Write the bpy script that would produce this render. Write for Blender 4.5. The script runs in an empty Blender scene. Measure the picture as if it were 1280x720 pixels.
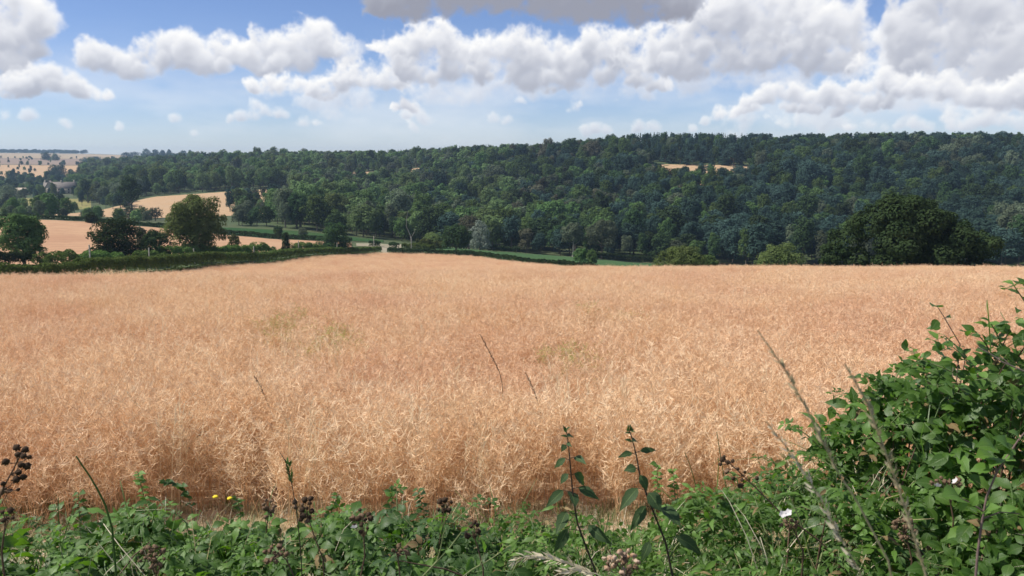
import bpy, math, random
import numpy as np
from mathutils import Matrix, Vector

R = math.radians
SC = bpy.context.scene
COL = SC.collection
rng = np.random.default_rng(7)
random.seed(7)

# ------------------------------------------------------------------ camera
F = 995.6                      # focal length in photo pixels (28 mm on 36 mm, 1280 px wide)
PITCH = R(9.4)
cd = bpy.data.cameras.new('camera')
cam = bpy.data.objects.new('camera', cd)
COL.objects.link(cam)
cd.lens = 28.0
cd.sensor_width = 36.0
cd.clip_start = 0.05
cd.clip_end = 30000
cd.dof.use_dof = True
cd.dof.focus_distance = 12.0
cd.dof.aperture_fstop = 10.0
cam.location = (0, 0, 0)
cam.rotation_euler = (math.pi / 2 - PITCH, 0, 0)
SC.camera = cam
SC.view_settings.view_transform = 'Standard'
SC.view_settings.look = 'None'
SC.view_settings.exposure = 0.25
SC.view_settings.gamma = 1.0
SC.cycles.use_denoising = True
SC.cycles.max_bounces = 6
SC.cycles.diffuse_bounces = 3
SC.cycles.glossy_bounces = 2
SC.cycles.transmission_bounces = 4
SC.cycles.volume_bounces = 0
SC.cycles.caustics_reflective = False
SC.cycles.caustics_refractive = False

SUN_EL, SUN_AZ = 52.0, -94.0   # degrees; azimuth measured from straight ahead, + to the right
SUN_STRENGTH = 4.8
SKY_STRENGTH = 0.085

def ray(u, v):
    """photo pixel -> (X/Y, Z/Y)"""
    xc = (u - 640) / F
    yc = (360 - v) / F
    y = math.cos(PITCH) + yc * math.sin(PITCH)
    z = -math.sin(PITCH) + yc * math.cos(PITCH)
    return xc / y, z / y

def P(u, v, Y):
    t, r = ray(u, v)
    return Vector((t * Y, Y, r * Y))

def T(u):
    return (u - 640) / F / 0.992

# ------------------------------------------------------------------ world: Nishita sky and cumulus
def vnoise(h, w, cell, seed):
    g = np.random.default_rng(seed)
    gh, gw = int(h / cell) + 3, int(w / cell) + 3
    a = g.random((gh, gw)).astype(np.float32)
    y = np.arange(h) / cell
    x = np.arange(w) / cell
    yi = y.astype(int); xi = x.astype(int)
    fy = (y - yi)[:, None]; fx = (x - xi)[None, :]
    fy = fy * fy * (3 - 2 * fy); fx = fx * fx * (3 - 2 * fx)
    A = a[np.ix_(yi, xi)]; B = a[np.ix_(yi, xi + 1)]; C = a[np.ix_(yi + 1, xi)]; D = a[np.ix_(yi + 1, xi + 1)]
    return ((A * (1 - fx) + B * fx) * (1 - fy) + (C * (1 - fx) + D * fx) * fy).astype(np.float32)

def fbm(h, w, cell, seed, oct=5, gain=0.5):
    s = 0; amp = 1; tot = 0
    for o in range(oct):
        s = s + amp * vnoise(h, w, max(cell / 2 ** o, 1.01), seed + o)
        tot += amp; amp *= gain
    return s / tot

def blur(a, r):
    if r < 1: return a
    for ax in (0, 1):
        for _ in range(2):
            p = [(0, 0), (0, 0)]; p[ax] = (r + 1, r)
            c = np.cumsum(np.pad(a, p, mode='edge'), axis=ax)
            n = a.shape[ax]
            a = (np.take(c, np.arange(2 * r + 1, 2 * r + 1 + n), ax) - np.take(c, np.arange(0, n), ax)) / (2 * r + 1)
    return a

CLOUDS = {
 'corner':   (0.95, [(-60,30,60),(-20,15,50),(10,20,46),(42,32,28),(-5,62,40),(28,62,26),(50,20,18),(10,85,22)]),
 'cornerlow':(0.95, [(-30,112,20),(28,112,20),(55,108,22),(82,112,20),(105,117,14),(122,119,10),(141,117,8),(12,108,16)]),
 'long':     (1.0, [(112,82,18),(128,78,20),(146,82,19),(172,88,16),(200,72,26),(222,66,24),(245,78,24),(268,84,20),(290,66,26),(312,70,26),
                    (338,58,27),(362,50,26),(384,44,24),(405,47,24),(420,62,28),(436,82,18),(372,72,30),(345,80,22),(472,62,11),(478,66,9)]),
 'longlow':  (0.97, [(322,110,11),(348,108,15),(372,108,17),(398,112,18),(425,104,22),(455,102,22),(480,106,20),(505,104,18),(412,112,16)]),
 'mid':      (0.98, [(505,66,28),(528,48,26),(552,40,24),(566,56,30),(590,70,26),(612,62,24),(628,64,30),(650,78,32),(640,56,18),(668,62,26),
                    (690,70,30),(712,80,28),(736,66,28),(760,74,30),(786,70,26),(806,82,26),(520,90,24),(560,92,26),(600,92,26),(660,98,24),(700,98,24),(750,98,22),
                    (800,102,20),(830,112,14),(515,136,10),(500,140,8)]),
 'big':      (1.0, [(826,66,32),(852,54,34),(884,40,40),(905,20,36),(930,28,42),(958,14,38),(980,36,44),(1006,44,40),(1030,34,40),(1058,46,40),(1082,56,32),(1100,70,26),
                    (840,84,26),(880,78,30),(925,74,32),(970,72,32),(1010,76,30),(1050,80,26),(1000,10,26),(1020,18,22)]),
 'shade':    (0.30, [(492,2,26),(520,4,26),(552,2,26),(590,0,28),(625,0,30),(660,2,32),(695,4,36),(730,4,38),(765,6,38),(800,6,38),(835,8,34),(860,12,20),(560,-40,60),(660,-50,70),(760,-50,70)]),
 'right':    (1.0, [(1140,36,34),(1168,14,40),(1200,24,44),(1236,16,46),(1268,30,48),(1300,40,56),(1130,70,32),(1160,62,36),(1200,68,38),(1240,72,38),(1280,84,40),(1120,92,24),
                    (1170,96,24),(1225,100,22),(1340,60,60),(1150,-30,50),(1230,-50,70)]),
 'low':      (0.97, [(1010,134,14),(1050,136,14),(985,136,12),(1030,112,12),(1075,116,14),(1100,106,16),(898,144,12),(916,146,13),(936,140,14),(952,128,15),(968,118,14),(990,122,18),(1015,124,18),(1040,122,18),(1062,128,16),(1086,134,15),(1108,134,12),
                    (1120,116,18),(1150,112,20),(1185,110,22),(1222,116,20),(1262,122,18),(1290,112,24)]),
 'puffs':    (0.9, [(284,152,6),(300,150,8),(318,149,9),(334,143,10),(352,144,9),(362,146,6),(382,153,9),(396,152,7),(218,148,7),(240,166,6),(715,133,10),(724,130,6),(706,136,6),
                    (618,150,9),(632,152,9),(734,164,9),(748,161,9),(760,163,7),(800,165,9),(818,164,9),(862,160,7),(1062,160,7),(1082,158,10),(1100,161,8),(1150,158,10),(1162,160,8),
                    (1196,157,9),(1214,155,10),(1236,150,11),(1256,152,10),(1278,154,11),(10,146,8),(40,148,9),(80,158,7),(150,156,6),(650,128,7),(508,146,7),(880,150,7)]),
}

def cloud_map():
    PPD = 22.0                                  # map pixels per degree
    AZ, E0, E1 = 60.0, -1.0, 44.0
    W, H = int(2 * AZ * PPD), int((E1 - E0) * PPD)
    n1 = fbm(H, W, 70, 11, 6, 0.55) - 0.5
    n2 = fbm(H, W, 70, 41, 6, 0.55) - 0.5
    n3 = fbm(H, W, 26, 71, 5, 0.6)
    n4 = fbm(H, W, 150, 91, 5, 0.5)
    n5 = 1 - np.abs(2 * fbm(H, W, 40, 131, 5, 0.55) - 1) * 1.6
    yy, xx = np.mgrid[0:H, 0:W].astype(np.float32)
    wx = xx + n1 * 34; wy = yy + n2 * 30
    def to_map(u, v):
        t, r = ray(u, v)
        az = math.degrees(math.atan(t))
        el = math.degrees(math.atan(r * math.cos(math.radians(az))))
        return (az + AZ) * PPD, (el - E0) * PPD
    clouds = [(k, s, ps) for k, (s, ps) in CLOUDS.items()]
    # the same kind of sky goes on outside the frame
    g = random.Random(5)
    extra = []
    for i in range(46):
        while True:
            az = g.uniform(-60, 60); el = g.uniform(1.5, 40)
            if not (abs(az) < 37 and el < 12.5): break
        size = g.uniform(2, 5) * (0.35 + el / 14.0)
        ps = []
        for k in range(int(10 + size * 2)):
            rr = size * g.uniform(0.18, 0.42)
            ps.append(((az + g.gauss(0, size * 0.75) + AZ) * PPD, (el + abs(g.gauss(0, size * 0.22)) - E0) * PPD, rr * PPD))
        extra.append(('x', g.choice((1, 1, 0.9, 0.6)), ps))
    alpha = np.zeros((H, W), np.float32)
    lum = np.zeros((H, W), np.float32)
    fine = fbm(H, W, 9, 171, 3, 0.6) - 0.5
    base = np.ones((H, W), np.float32)
    def layer(pm, shade, small, gain, opac, first=False):
        x0 = max(0, int(min(p[0] - 2 * p[2] for p in pm) - 40)); x1 = min(W, int(max(p[0] + 2 * p[2] for p in pm) + 40))
        y0 = max(0, int(min(p[1] - 2 * p[2] for p in pm) - 40)); y1 = min(H, int(max(p[1] + 2 * p[2] for p in pm) + 40))
        if x1 - x0 < 4 or y1 - y0 < 4: return
        S = (slice(y0, y1), slice(x0, x1))
        rm = float(np.mean([p[2] for p in pm]))
        wq = min(1.0, rm / 34.0)
        X = xx[S] + (n1[S] * 46 + (n5[S] - 0.5) * 16) * wq; Y = yy[S] + (n2[S] * 40 + (n4[S] - 0.5) * 14) * wq
        B = np.full(X.shape, -1.0, np.float32)
        for (cx, cy, r) in pm:
            dy = Y - cy
            dy = np.where(dy < 0, dy / 0.55, dy)         # flatter below
            h = 1 - ((X - cx) ** 2 + dy ** 2) / (r * r)
            k = 0.35
            B = np.maximum(B, h) + np.maximum(k - np.abs(B - h), 0) ** 2 / (4 * k)
        det = (n3[S] - 0.5) * 1.25 + (n5[S] - 0.5) * 0.7 + fine[S] * 0.25
        D = B + det * (1.0 if not small else 1.1) - (0.02 if not small else 0.15)
        D = np.clip(D, 0, None)
        top = blur(D, 3)
        a = np.clip(D / (0.98 if not small else 1.2), 0, 1); a = a * a * (3 - 2 * a)
        a *= opac * (1.0 if not small else 0.72)
        def above(win, q):
            tau = np.cumsum(top[::-1], axis=0)[::-1]
            t2 = tau - np.pad(tau, ((0, win), (0, 0)))[win:][:D.shape[0]]
            return np.exp(-t2 / win * q)
        lt = 0.6 * above(int(rm * 1.3) + 6, 1.7) + 0.4 * above(int(rm * 0.4) + 3, 1.2)
        soft = blur(D, max(2, int(rm * 0.10)))
        gy, gx = np.gradient(soft * rm)
        nl = (0.45 * gx - 0.80 * gy) / np.sqrt(gx * gx + gy * gy + 3.0)
        rim = np.exp(-D / 0.25)
        l = gain * (0.44 + 0.50 * lt + 0.10 * nl + 0.05 * rim + 0.22 * (n4[S] - 0.5))
        if first: base[S] = np.where(a > 0.02, np.clip(0.69 + 0.46 * above(int(rm * 1.9) + 8, 1.9), 0, 1.05), base[S])
        l = l * base[S] if not small else l
        if shade < 0.9: l = l * (0.14 + 0.66 * shade) - 0.02 + 0.22 * rim * opac
        l = np.clip(l, 0.05, 1.1)
        lum[S] = lum[S] * (1 - a) + l * a
        alpha[S] = alpha[S] * (1 - a) + a
    gl = random.Random(8)
    for name, shade, ps in extra + clouds:
        pm = []
        for p in ps:
            if name == 'x': pm.append(p)
            else:
                a, b = to_map(p[0], p[1]); pm.append((a, b, p[2] * PPD / 17.4))
        small = max(p[2] for p in pm) < 24
        if small:
            layer([(x, y, r * 1.25) for x, y, r in pm], shade, True, 1.05, 1.0); continue
        if name in ('mid', 'big', 'right', 'low', 'longlow'):
            layer([(x + gl.uniform(-30, 30), y - 12 + gl.uniform(-22, 10), r * 1.3) for x, y, r in pm], 1.0, True, 1.15, 0.9)
        layer([(x, y, r * 1.12) for x, y, r in pm], shade, False, 0.98, 0.97, True)
        for q, (sc, cov) in enumerate(((0.72, 1.1), (0.58, 1.1), (0.44, 0.7))):
            ch = []
            for (x, y, r) in pm:
                for _ in range(2):
                    if gl.random() < cov * 0.5:
                        ch.append((x + gl.uniform(-0.75, 0.75) * r, y + gl.uniform(-0.12, 0.46) * r, r * sc * gl.uniform(0.75, 1.2)))
            for k in range(0, len(ch), 9):
                if ch[k:k + 9]: layer(ch[k:k + 9], shade, False, gl.uniform(0.99, 1.12), 0.42)
    lumn = np.where(alpha > 1e-3, lum / np.maximum(alpha, 1e-3), 0.8)
    # thin veils between the cumulus near the horizon
    el = yy / PPD + E0
    veil = np.clip((fbm(H, W // 3 + 1, 60, 191, 5, 0.55).repeat(3, 1)[:, :W] - 0.40) * 2.4, 0, 1) * np.exp(-((el - 3.2) / 3.0) ** 2) * 0.5
    av = veil * (1 - alpha)
    tot = alpha + av
    lumn = np.where(tot > 1e-3, (lumn * alpha + 0.90 * av) / np.maximum(tot, 1e-3), 0.90)
    alpha = tot * np.clip((E1 - el) / 6, 0, 1) * np.clip((el + 1) / 1.0, 0, 1)
    img = bpy.data.images.new('cumulus', W, H, alpha=False, float_buffer=True)
    img.colorspace_settings.name = 'Non-Color'
    px = np.ones((H, W, 4), np.float32)
    px[..., 0] = np.clip(lumn, 0, 1.3); px[..., 1] = np.clip(alpha, 0, 1); px[..., 2] = 0
    img.pixels.foreach_set(px.ravel())
    img.pack()
    return img, AZ, E0, E1

world = bpy.data.worlds.new('World')
SC.world = world
world.use_nodes = True
wt = world.node_tree
wt.nodes.clear()
def N(tree, typ, **kw):
    n = tree.nodes.new(typ)
    for k, v in kw.items(): setattr(n, k, v)
    return n
def math_node(tree, op, a, b=None, c=None):
    n = N(tree, 'ShaderNodeMath', operation=op)
    for i, x in enumerate((a, b, c)):
        if x is None: continue
        if isinstance(x, (int, float)): n.inputs[i].default_value = x
        else: tree.links.new(x, n.inputs[i])
    return n.outputs[0]
def build_world():
    img, AZ, E0, E1 = cloud_map()
    L = wt.links.new
    sky = N(wt, 'ShaderNodeTexSky', sky_type='NISHITA')
    sky.sun_disc = False
    sky.sun_elevation = R(SUN_EL)
    sky.sun_rotation = R(SUN_AZ)
    sky.altitude = 120
    sky.air_density = 0.85
    sky.dust_density = 0.0
    sky.ozone_density = 2.2
    tc = N(wt, 'ShaderNodeTexCoord')
    sp = N(wt, 'ShaderNodeSeparateXYZ')
    L(tc.outputs['Generated'], sp.inputs[0])
    az = math_node(wt, 'ARCTAN2', sp.outputs[0], sp.outputs[1])
    el = math_node(wt, 'ARCSINE', sp.outputs[2])
    u = math_node(wt, 'MULTIPLY_ADD', az, 1 / R(2 * AZ), 0.5)
    v = math_node(wt, 'MULTIPLY_ADD', el, 1 / R(E1 - E0), -E0 / (E1 - E0))
    v = math_node(wt, 'MINIMUM', math_node(wt, 'MAXIMUM', v, 0.001), 0.999)
    cb = N(wt, 'ShaderNodeCombineXYZ')
    L(u, cb.inputs[0]); L(v, cb.inputs[1])
    it = N(wt, 'ShaderNodeTexImage', image=img, extension='MIRROR', interpolation='Cubic')
    L(cb.outputs[0], it.inputs[0])
    s2 = N(wt, 'ShaderNodeSeparateColor')
    L(it.outputs[0], s2.inputs[0])
    ramp = N(wt, 'ShaderNodeValToRGB')
    cr = ramp.color_ramp
    cr.elements[0].position = 0.15; cr.elements[0].color = (0.30, 0.31, 0.37, 1)
    cr.elements[1].position = 0.98; cr.elements[1].color = (0.96, 0.95, 0.93, 1)
    e = cr.elements.new(0.42); e.color = (0.47, 0.49, 0.56, 1)
    e = cr.elements.new(0.68); e.color = (0.74, 0.75, 0.79, 1)
    L(s2.outputs[0], ramp.inputs[0])
    b1 = N(wt, 'ShaderNodeBackground'); b1.inputs[1].default_value = SKY_STRENGTH
    tint = N(wt, 'ShaderNodeMix', data_type='RGBA', blend_type='MULTIPLY')
    tint.inputs[0].default_value = 1.0; tint.inputs[7].default_value = (0.90, 0.94, 1.18, 1)
    L(sky.outputs[0], tint.inputs[6])
    L(tint.outputs[2], b1.inputs[0])
    b2 = N(wt, 'ShaderNodeBackground'); b2.inputs[1].default_value = 0.94
    L(ramp.outputs[0], b2.inputs[0])
    mx = N(wt, 'ShaderNodeMixShader')
    L(s2.outputs[1], mx.inputs[0]); L(b1.outputs[0], mx.inputs[1]); L(b2.outputs[0], mx.inputs[2])
    out = N(wt, 'ShaderNodeOutputWorld')
    L(mx.outputs[0], out.inputs[0])
build_world()

# ------------------------------------------------------------------ sun
sd = bpy.data.lights.new('sun', 'SUN')
sd.energy = SUN_STRENGTH
sd.angle = R(0.53)
sd.color = (1.0, 0.95, 0.87)
sun = bpy.data.objects.new('sun', sd)
COL.objects.link(sun)
sv = Vector((math.sin(R(SUN_AZ)) * math.cos(R(SUN_EL)), math.cos(R(SUN_AZ)) * math.cos(R(SUN_EL)), math.sin(R(SUN_EL))))
sun.rotation_euler = sv.to_track_quat('Z', 'Y').to_euler()
sun.location = (0, 0, 60)

# ------------------------------------------------------------------ materials
def new_mat(name):
    m = bpy.data.materials.new(name)
    m.use_nodes = True
    m.node_tree.nodes.clear()
    return m, m.node_tree
def mixc(t, fac, a, b):
    n = N(t, 'ShaderNodeMix', data_type='RGBA')
    if isinstance(fac, (int, float)): n.inputs[0].default_value = fac
    else: t.links.new(fac, n.inputs[0])
    for i, x in ((6, a), (7, b)):
        if isinstance(x, tuple): n.inputs[i].default_value = (*x[:3], 1)
        else: t.links.new(x, n.inputs[i])
    return n.outputs[2]
def noise(t, scale, detail=4, rough=0.55, vec=None, pos=True):
    n = N(t, 'ShaderNodeTexNoise')
    n.inputs['Scale'].default_value = scale
    n.inputs['Detail'].default_value = detail
    n.inputs['Roughness'].default_value = rough
    if pos:
        g = N(t, 'ShaderNodeNewGeometry')
        t.links.new(g.outputs['Position'], n.inputs[0])
    return n.outputs[0]
def stretch(t, x, lo, hi):
    n = N(t, 'ShaderNodeMapRange')
    n.inputs[1].default_value = lo; n.inputs[2].default_value = hi
    t.links.new(x, n.inputs[0])
    return n.outputs[0]
def foliage(name, c1, c2, trans=0.3, tcol=None, nscale=0.35):
    """leaf clumps of trees and hedges: diffuse with some light passing through"""
    m, t = new_mat(name)
    oi = N(t, 'ShaderNodeObjectInfo')
    nz = stretch(t, noise(t, nscale, 3), 0.3, 0.7)
    a = mixc(t, nz, c1, c2)
    k = N(t, 'ShaderNodeHueSaturation')
    t.links.new(a, k.inputs['Color'])
    t.links.new(math_node(t, 'MULTIPLY_ADD', oi.outputs['Random'], 0.75, 0.62), k.inputs['Value'])
    t.links.new(math_node(t, 'MULTIPLY_ADD', oi.outputs['Random'], 0.04, 0.48), k.inputs['Hue'])
    d = N(t, 'ShaderNodeBsdfDiffuse'); t.links.new(k.outputs[0], d.inputs[0])
    tr = N(t, 'ShaderNodeBsdfTranslucent')
    if tcol: tr.inputs[0].default_value = (*tcol, 1)
    else: t.links.new(k.outputs[0], tr.inputs[0])
    mx = N(t, 'ShaderNodeMixShader'); mx.inputs[0].default_value = trans
    t.links.new(d.outputs[0], mx.inputs[1]); t.links.new(tr.outputs[0], mx.inputs[2])
    o = N(t, 'ShaderNodeOutputMaterial'); t.links.new(mx.outputs[0], o.inputs[0])
    return m
def leaf_mat(name, c1, c2, tcol, rough=0.50, trans=0.36, vein=(0.16, 0.24, 0.07)):
    """big leaves near the lens: glossy skin, veins, light showing through"""
    m, t = new_mat(name)
    oi = N(t, 'ShaderNodeObjectInfo')
    uv = N(t, 'ShaderNodeUVMap')
    sp = N(t, 'ShaderNodeSeparateXYZ'); t.links.new(uv.outputs[0], sp.inputs[0])
    ax = math_node(t, 'ABSOLUTE', math_node(t, 'SUBTRACT', sp.outputs[0], 0.5))
    mid = stretch(t, ax, 0.05, 0.015)
    sv_ = math_node(t, 'SINE', math_node(t, 'MULTIPLY', math_node(t, 'SUBTRACT', sp.outputs[1], math_node(t, 'MULTIPLY', ax, 0.55)), 48.0))
    side = stretch(t, sv_, 0.86, 1.0)
    ve = math_node(t, 'MAXIMUM', mid, math_node(t, 'MULTIPLY', side, 0.55))
    nz = stretch(t, noise(t, 9.0, 3), 0.3, 0.7)
    rnd = math_node(t, 'MULTIPLY_ADD', oi.outputs['Random'], 0.6, math_node(t, 'MULTIPLY', nz, 0.4))
    a = mixc(t, rnd, c1, c2)
    a = mixc(t, math_node(t, 'MULTIPLY', ve, 0.55), a, vein)
    geo = N(t, 'ShaderNodeNewGeometry')
    back = mixc(t, 0.5, a, (0.16, 0.21, 0.12))
    a = mixc(t, geo.outputs['Backfacing'], a, back)
    b = N(t, 'ShaderNodeBsdfPrincipled')
    t.links.new(a, b.inputs['Base Color'])
    b.inputs['Roughness'].default_value = rough
    b.inputs['Specular IOR Level'].default_value = 0.48
    bp = N(t, 'ShaderNodeBump'); bp.inputs['Strength'].default_value = 0.35; bp.inputs['Distance'].default_value = 0.004
    t.links.new(math_node(t, 'MULTIPLY', ve, -1.0), bp.inputs['Height'])
    t.links.new(bp.outputs[0], b.inputs['Normal'])
    tr = N(t, 'ShaderNodeBsdfTranslucent'); tr.inputs[0].default_value = (*tcol, 1)
    mx = N(t, 'ShaderNodeMixShader'); mx.inputs[0].default_value = trans
    t.links.new(b.outputs[0], mx.inputs[1]); t.links.new(tr.outputs[0], mx.inputs[2])
    o = N(t, 'ShaderNodeOutputMaterial'); t.links.new(mx.outputs[0], o.inputs[0])
    return m
def solid(name, c1, c2, rough=0.85, nscale=3.0, bump=0.0, trans=0.0, big=None):
    m, t = new_mat(name)
    nz = stretch(t, noise(t, nscale, 6, 0.6), 0.3, 0.7)
    a = mixc(t, nz, c1, c2)
    if big:
        col, sc, lo, hi = big
        a = mixc(t, stretch(t, noise(t, sc, 5, 0.6), lo, hi), a, col)
    b = N(t, 'ShaderNodeBsdfPrincipled')
    t.links.new(a, b.inputs['Base Color'])
    b.inputs['Roughness'].default_value = rough
    b.inputs['Specular IOR Level'].default_value = 0.2
    if bump:
        bp = N(t, 'ShaderNodeBump'); bp.inputs['Strength'].default_value = 0.6; bp.inputs['Distance'].default_value = bump
        t.links.new(nz, bp.inputs['Height']); t.links.new(bp.outputs[0], b.inputs['Normal'])
    sh = b.outputs[0]
    if trans:
        tr = N(t, 'ShaderNodeBsdfTranslucent'); t.links.new(a, tr.inputs[0])
        mx = N(t, 'ShaderNodeMixShader'); mx.inputs[0].default_value = trans
        t.links.new(sh, mx.inputs[1]); t.links.new(tr.outputs[0], mx.inputs[2]); sh = mx.outputs[0]
    o = N(t, 'ShaderNodeOutputMaterial'); t.links.new(sh, o.inputs[0])
    return m
def straw(name, c1, c2, c3, trans=0.3):
    """ripe crop: each plant its own tint, wide drifts of pinker and yellower crop"""
    m, t = new_mat(name)
    oi = N(t, 'ShaderNodeObjectInfo')
    a = mixc(t, oi.outputs['Random'], c1, c2)
    a = mixc(t, math_node(t, 'MULTIPLY', stretch(t, noise(t, 0.16, 4, 0.6), 0.42, 0.68), 0.75), a, c3)
    hs = N(t, 'ShaderNodeHueSaturation'); t.links.new(a, hs.inputs['Color'])
    t.links.new(math_node(t, 'MULTIPLY_ADD', noise(t, 14.0, 2), 0.9, 0.55), hs.inputs['Value'])
    d = N(t, 'ShaderNodeBsdfDiffuse'); t.links.new(hs.outputs[0], d.inputs[0])
    tr = N(t, 'ShaderNodeBsdfTranslucent'); t.links.new(hs.outputs[0], tr.inputs[0])
    mx = N(t, 'ShaderNodeMixShader'); mx.inputs[0].default_value = trans
    t.links.new(d.outputs[0], mx.inputs[1]); t.links.new(tr.outputs[0], mx.inputs[2])
    o = N(t, 'ShaderNodeOutputMaterial'); t.links.new(mx.outputs[0], o.inputs[0])
    return m

M = {}
M['dark'] = foliage('foliage_dark', (0.034, 0.06, 0.026), (0.066, 0.106, 0.042))
M['mid'] = foliage('foliage_mid', (0.07, 0.12, 0.038), (0.12, 0.182, 0.062))
M['pale'] = foliage('foliage_pale', (0.112, 0.175, 0.066), (0.17, 0.238, 0.094))
M['grey'] = foliage('foliage_grey', (0.09, 0.118, 0.07), (0.14, 0.168, 0.105))
M['bluish'] = foliage('foliage_bluish', (0.036, 0.07, 0.055), (0.064, 0.106, 0.082))  # dark blue cast stands in for cloud shadow and haze on right wood
M['silver'] = foliage('foliage_silver', (0.15, 0.18, 0.14), (0.22, 0.245, 0.20))
M['brown'] = foliage('foliage_brown', (0.085, 0.088, 0.055), (0.13, 0.125, 0.08))
M['bright'] = foliage('foliage_bright', (0.125, 0.190, 0.070), (0.175, 0.245, 0.095))
M['olive'] = foliage('foliage_olive', (0.085, 0.115, 0.034), (0.135, 0.165, 0.06))
M['bark'] = solid('bark', (0.09, 0.075, 0.055), (0.16, 0.14, 0.11), nscale=4, bump=0.05)
M['palebark'] = solid('pale_bark', (0.22, 0.20, 0.17), (0.33, 0.31, 0.27), nscale=4)
M['hedge'] = foliage('hedge_leaves', (0.092, 0.152, 0.038), (0.145, 0.210, 0.060))
M['hedge_dark'] = foliage('hedge_leaves_dark', (0.028, 0.050, 0.020), (0.050, 0.080, 0.030))
M['ground'] = solid('rough_grass', (0.045, 0.075, 0.026), (0.085, 0.105, 0.042), nscale=0.6, big=((0.12, 0.115, 0.06), 0.02, 0.5, 0.8))
M['soil'] = solid('stubble_soil', (0.42, 0.28, 0.165), (0.56, 0.42, 0.27), nscale=9, bump=0.03)
M['pods'] = straw('ripe_pods', (0.78, 0.535, 0.315), (0.95, 0.77, 0.54), (0.74, 0.465, 0.30))
M['stalks'] = straw('ripe_stalks', (0.65, 0.39, 0.212), (0.78, 0.52, 0.31), (0.63, 0.37, 0.23), 0.25)
M['green_pods'] = straw('unripe_pods', (0.42, 0.44, 0.14), (0.50, 0.46, 0.18), (0.46, 0.42, 0.16))
M['wood_bark'] = M['bark']

# ------------------------------------------------------------------ object helpers
def tag(o, label=None, cat=None, group=None, kind=None):
    if label: o['label'] = label
    if cat: o['category'] = cat
    if group: o['group'] = group
    if kind: o['kind'] = kind
    return o
def mesh(name, parts, mats):
    """parts: list of (verts n*3, faces m*k, material index[, uv n*2]) joined to one mesh"""
    me = bpy.data.meshes.new(name)
    V, LV, LS, MI, UV = [], [], [], [], []
    off = 0; ls = 0; hasuv = any(len(p) > 3 for p in parts)
    for p in parts:
        v = np.asarray(p[0], np.float32).reshape(-1, 3); f = np.asarray(p[1], np.int64)
        if len(f) == 0: continue
        V.append(v); LV.append((f + off).ravel()); k = f.shape[1]
        LS.append(ls + np.arange(len(f)) * k); ls += f.size
        MI.append(np.full(len(f), p[2]))
        if hasuv:
            u = np.asarray(p[3], np.float32) if len(p) > 3 else np.zeros((len(v), 2), np.float32)
            UV.append(u[f.ravel()])
        off += len(v)
    V = np.concatenate(V); LV = np.concatenate(LV); LS = np.concatenate(LS); MI = np.concatenate(MI)
    me.vertices.add(len(V)); me.vertices.foreach_set('co', V.ravel())
    me.loops.add(len(LV)); me.loops.foreach_set('vertex_index', LV.astype(np.int32))
    me.polygons.add(len(LS)); me.polygons.foreach_set('loop_start', LS.astype(np.int32))
    me.polygons.foreach_set('material_index', MI.astype(np.int32))
    for m in mats: me.materials.append(m)
    if hasuv:
        l = me.uv_layers.new(name='UVMap')
        l.data.foreach_set('uv', np.concatenate(UV).ravel().astype(np.float32))
    me.update(calc_edges=True)
    return me
def obj(name, me, parent=None, loc=None, rot=None, scale=None):
    o = bpy.data.objects.new(name, me)
    COL.objects.link(o)
    if parent: o.parent = parent
    if loc is not None: o.location = loc
    if rot is not None: o.rotation_euler = rot
    if scale is not None: o.scale = scale
    return o
def empty(name, loc, label=None, cat=None, group=None):
    o = obj(name, None, None, loc)
    o.empty_display_size = 0.3
    return tag(o, label, cat, group)
def smooth(me):
    me.polygons.foreach_set('use_smooth', np.ones(len(me.polygons), bool))
    return me
def tube(pts, radii, sides=6, cap=True):
    pts = np.asarray(pts, float); n = len(pts)
    radii = np.broadcast_to(np.asarray(radii, float), (n,)) if np.ndim(radii) else np.full(n, radii)
    V = []
    tang = np.gradient(pts, axis=0)
    for i in range(n):
        d = tang[i] / (np.linalg.norm(tang[i]) + 1e-9)
        a = np.cross(d, (0.31, 0.95, 0.05)); a /= np.linalg.norm(a) + 1e-9
        b = np.cross(d, a)
        th = np.arange(sides) * 2 * math.pi / sides
        V.append(pts[i] + radii[i] * (np.cos(th)[:, None] * a + np.sin(th)[:, None] * b))
    V = np.concatenate(V)
    Fs = []
    for i in range(n - 1):
        for k in range(sides):
            k2 = (k + 1) % sides
            Fs.append((i * sides + k, i * sides + k2, (i + 1) * sides + k2, (i + 1) * sides + k))
    return V, np.array(Fs)
def ribbon(pts, w, side):
    pts = np.asarray(pts, float); side = np.asarray(side, float); n = len(pts)
    w = np.asarray(w, float) if np.ndim(w) else np.full(n, w)
    V = np.empty((2 * n, 3)); V[0::2] = pts - side * w[:, None] / 2; V[1::2] = pts + side * w[:, None] / 2
    Fs = [(2 * i, 2 * i + 1, 2 * i + 3, 2 * i + 2) for i in range(n - 1)]
    return V, np.array(Fs)
def join(parts):
    V, Fq, off = [], [], 0
    for v, f in parts:
        V.append(v); Fq.append(np.asarray(f) + off); off += len(v)
    return np.concatenate(V), np.concatenate(Fq)

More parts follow.
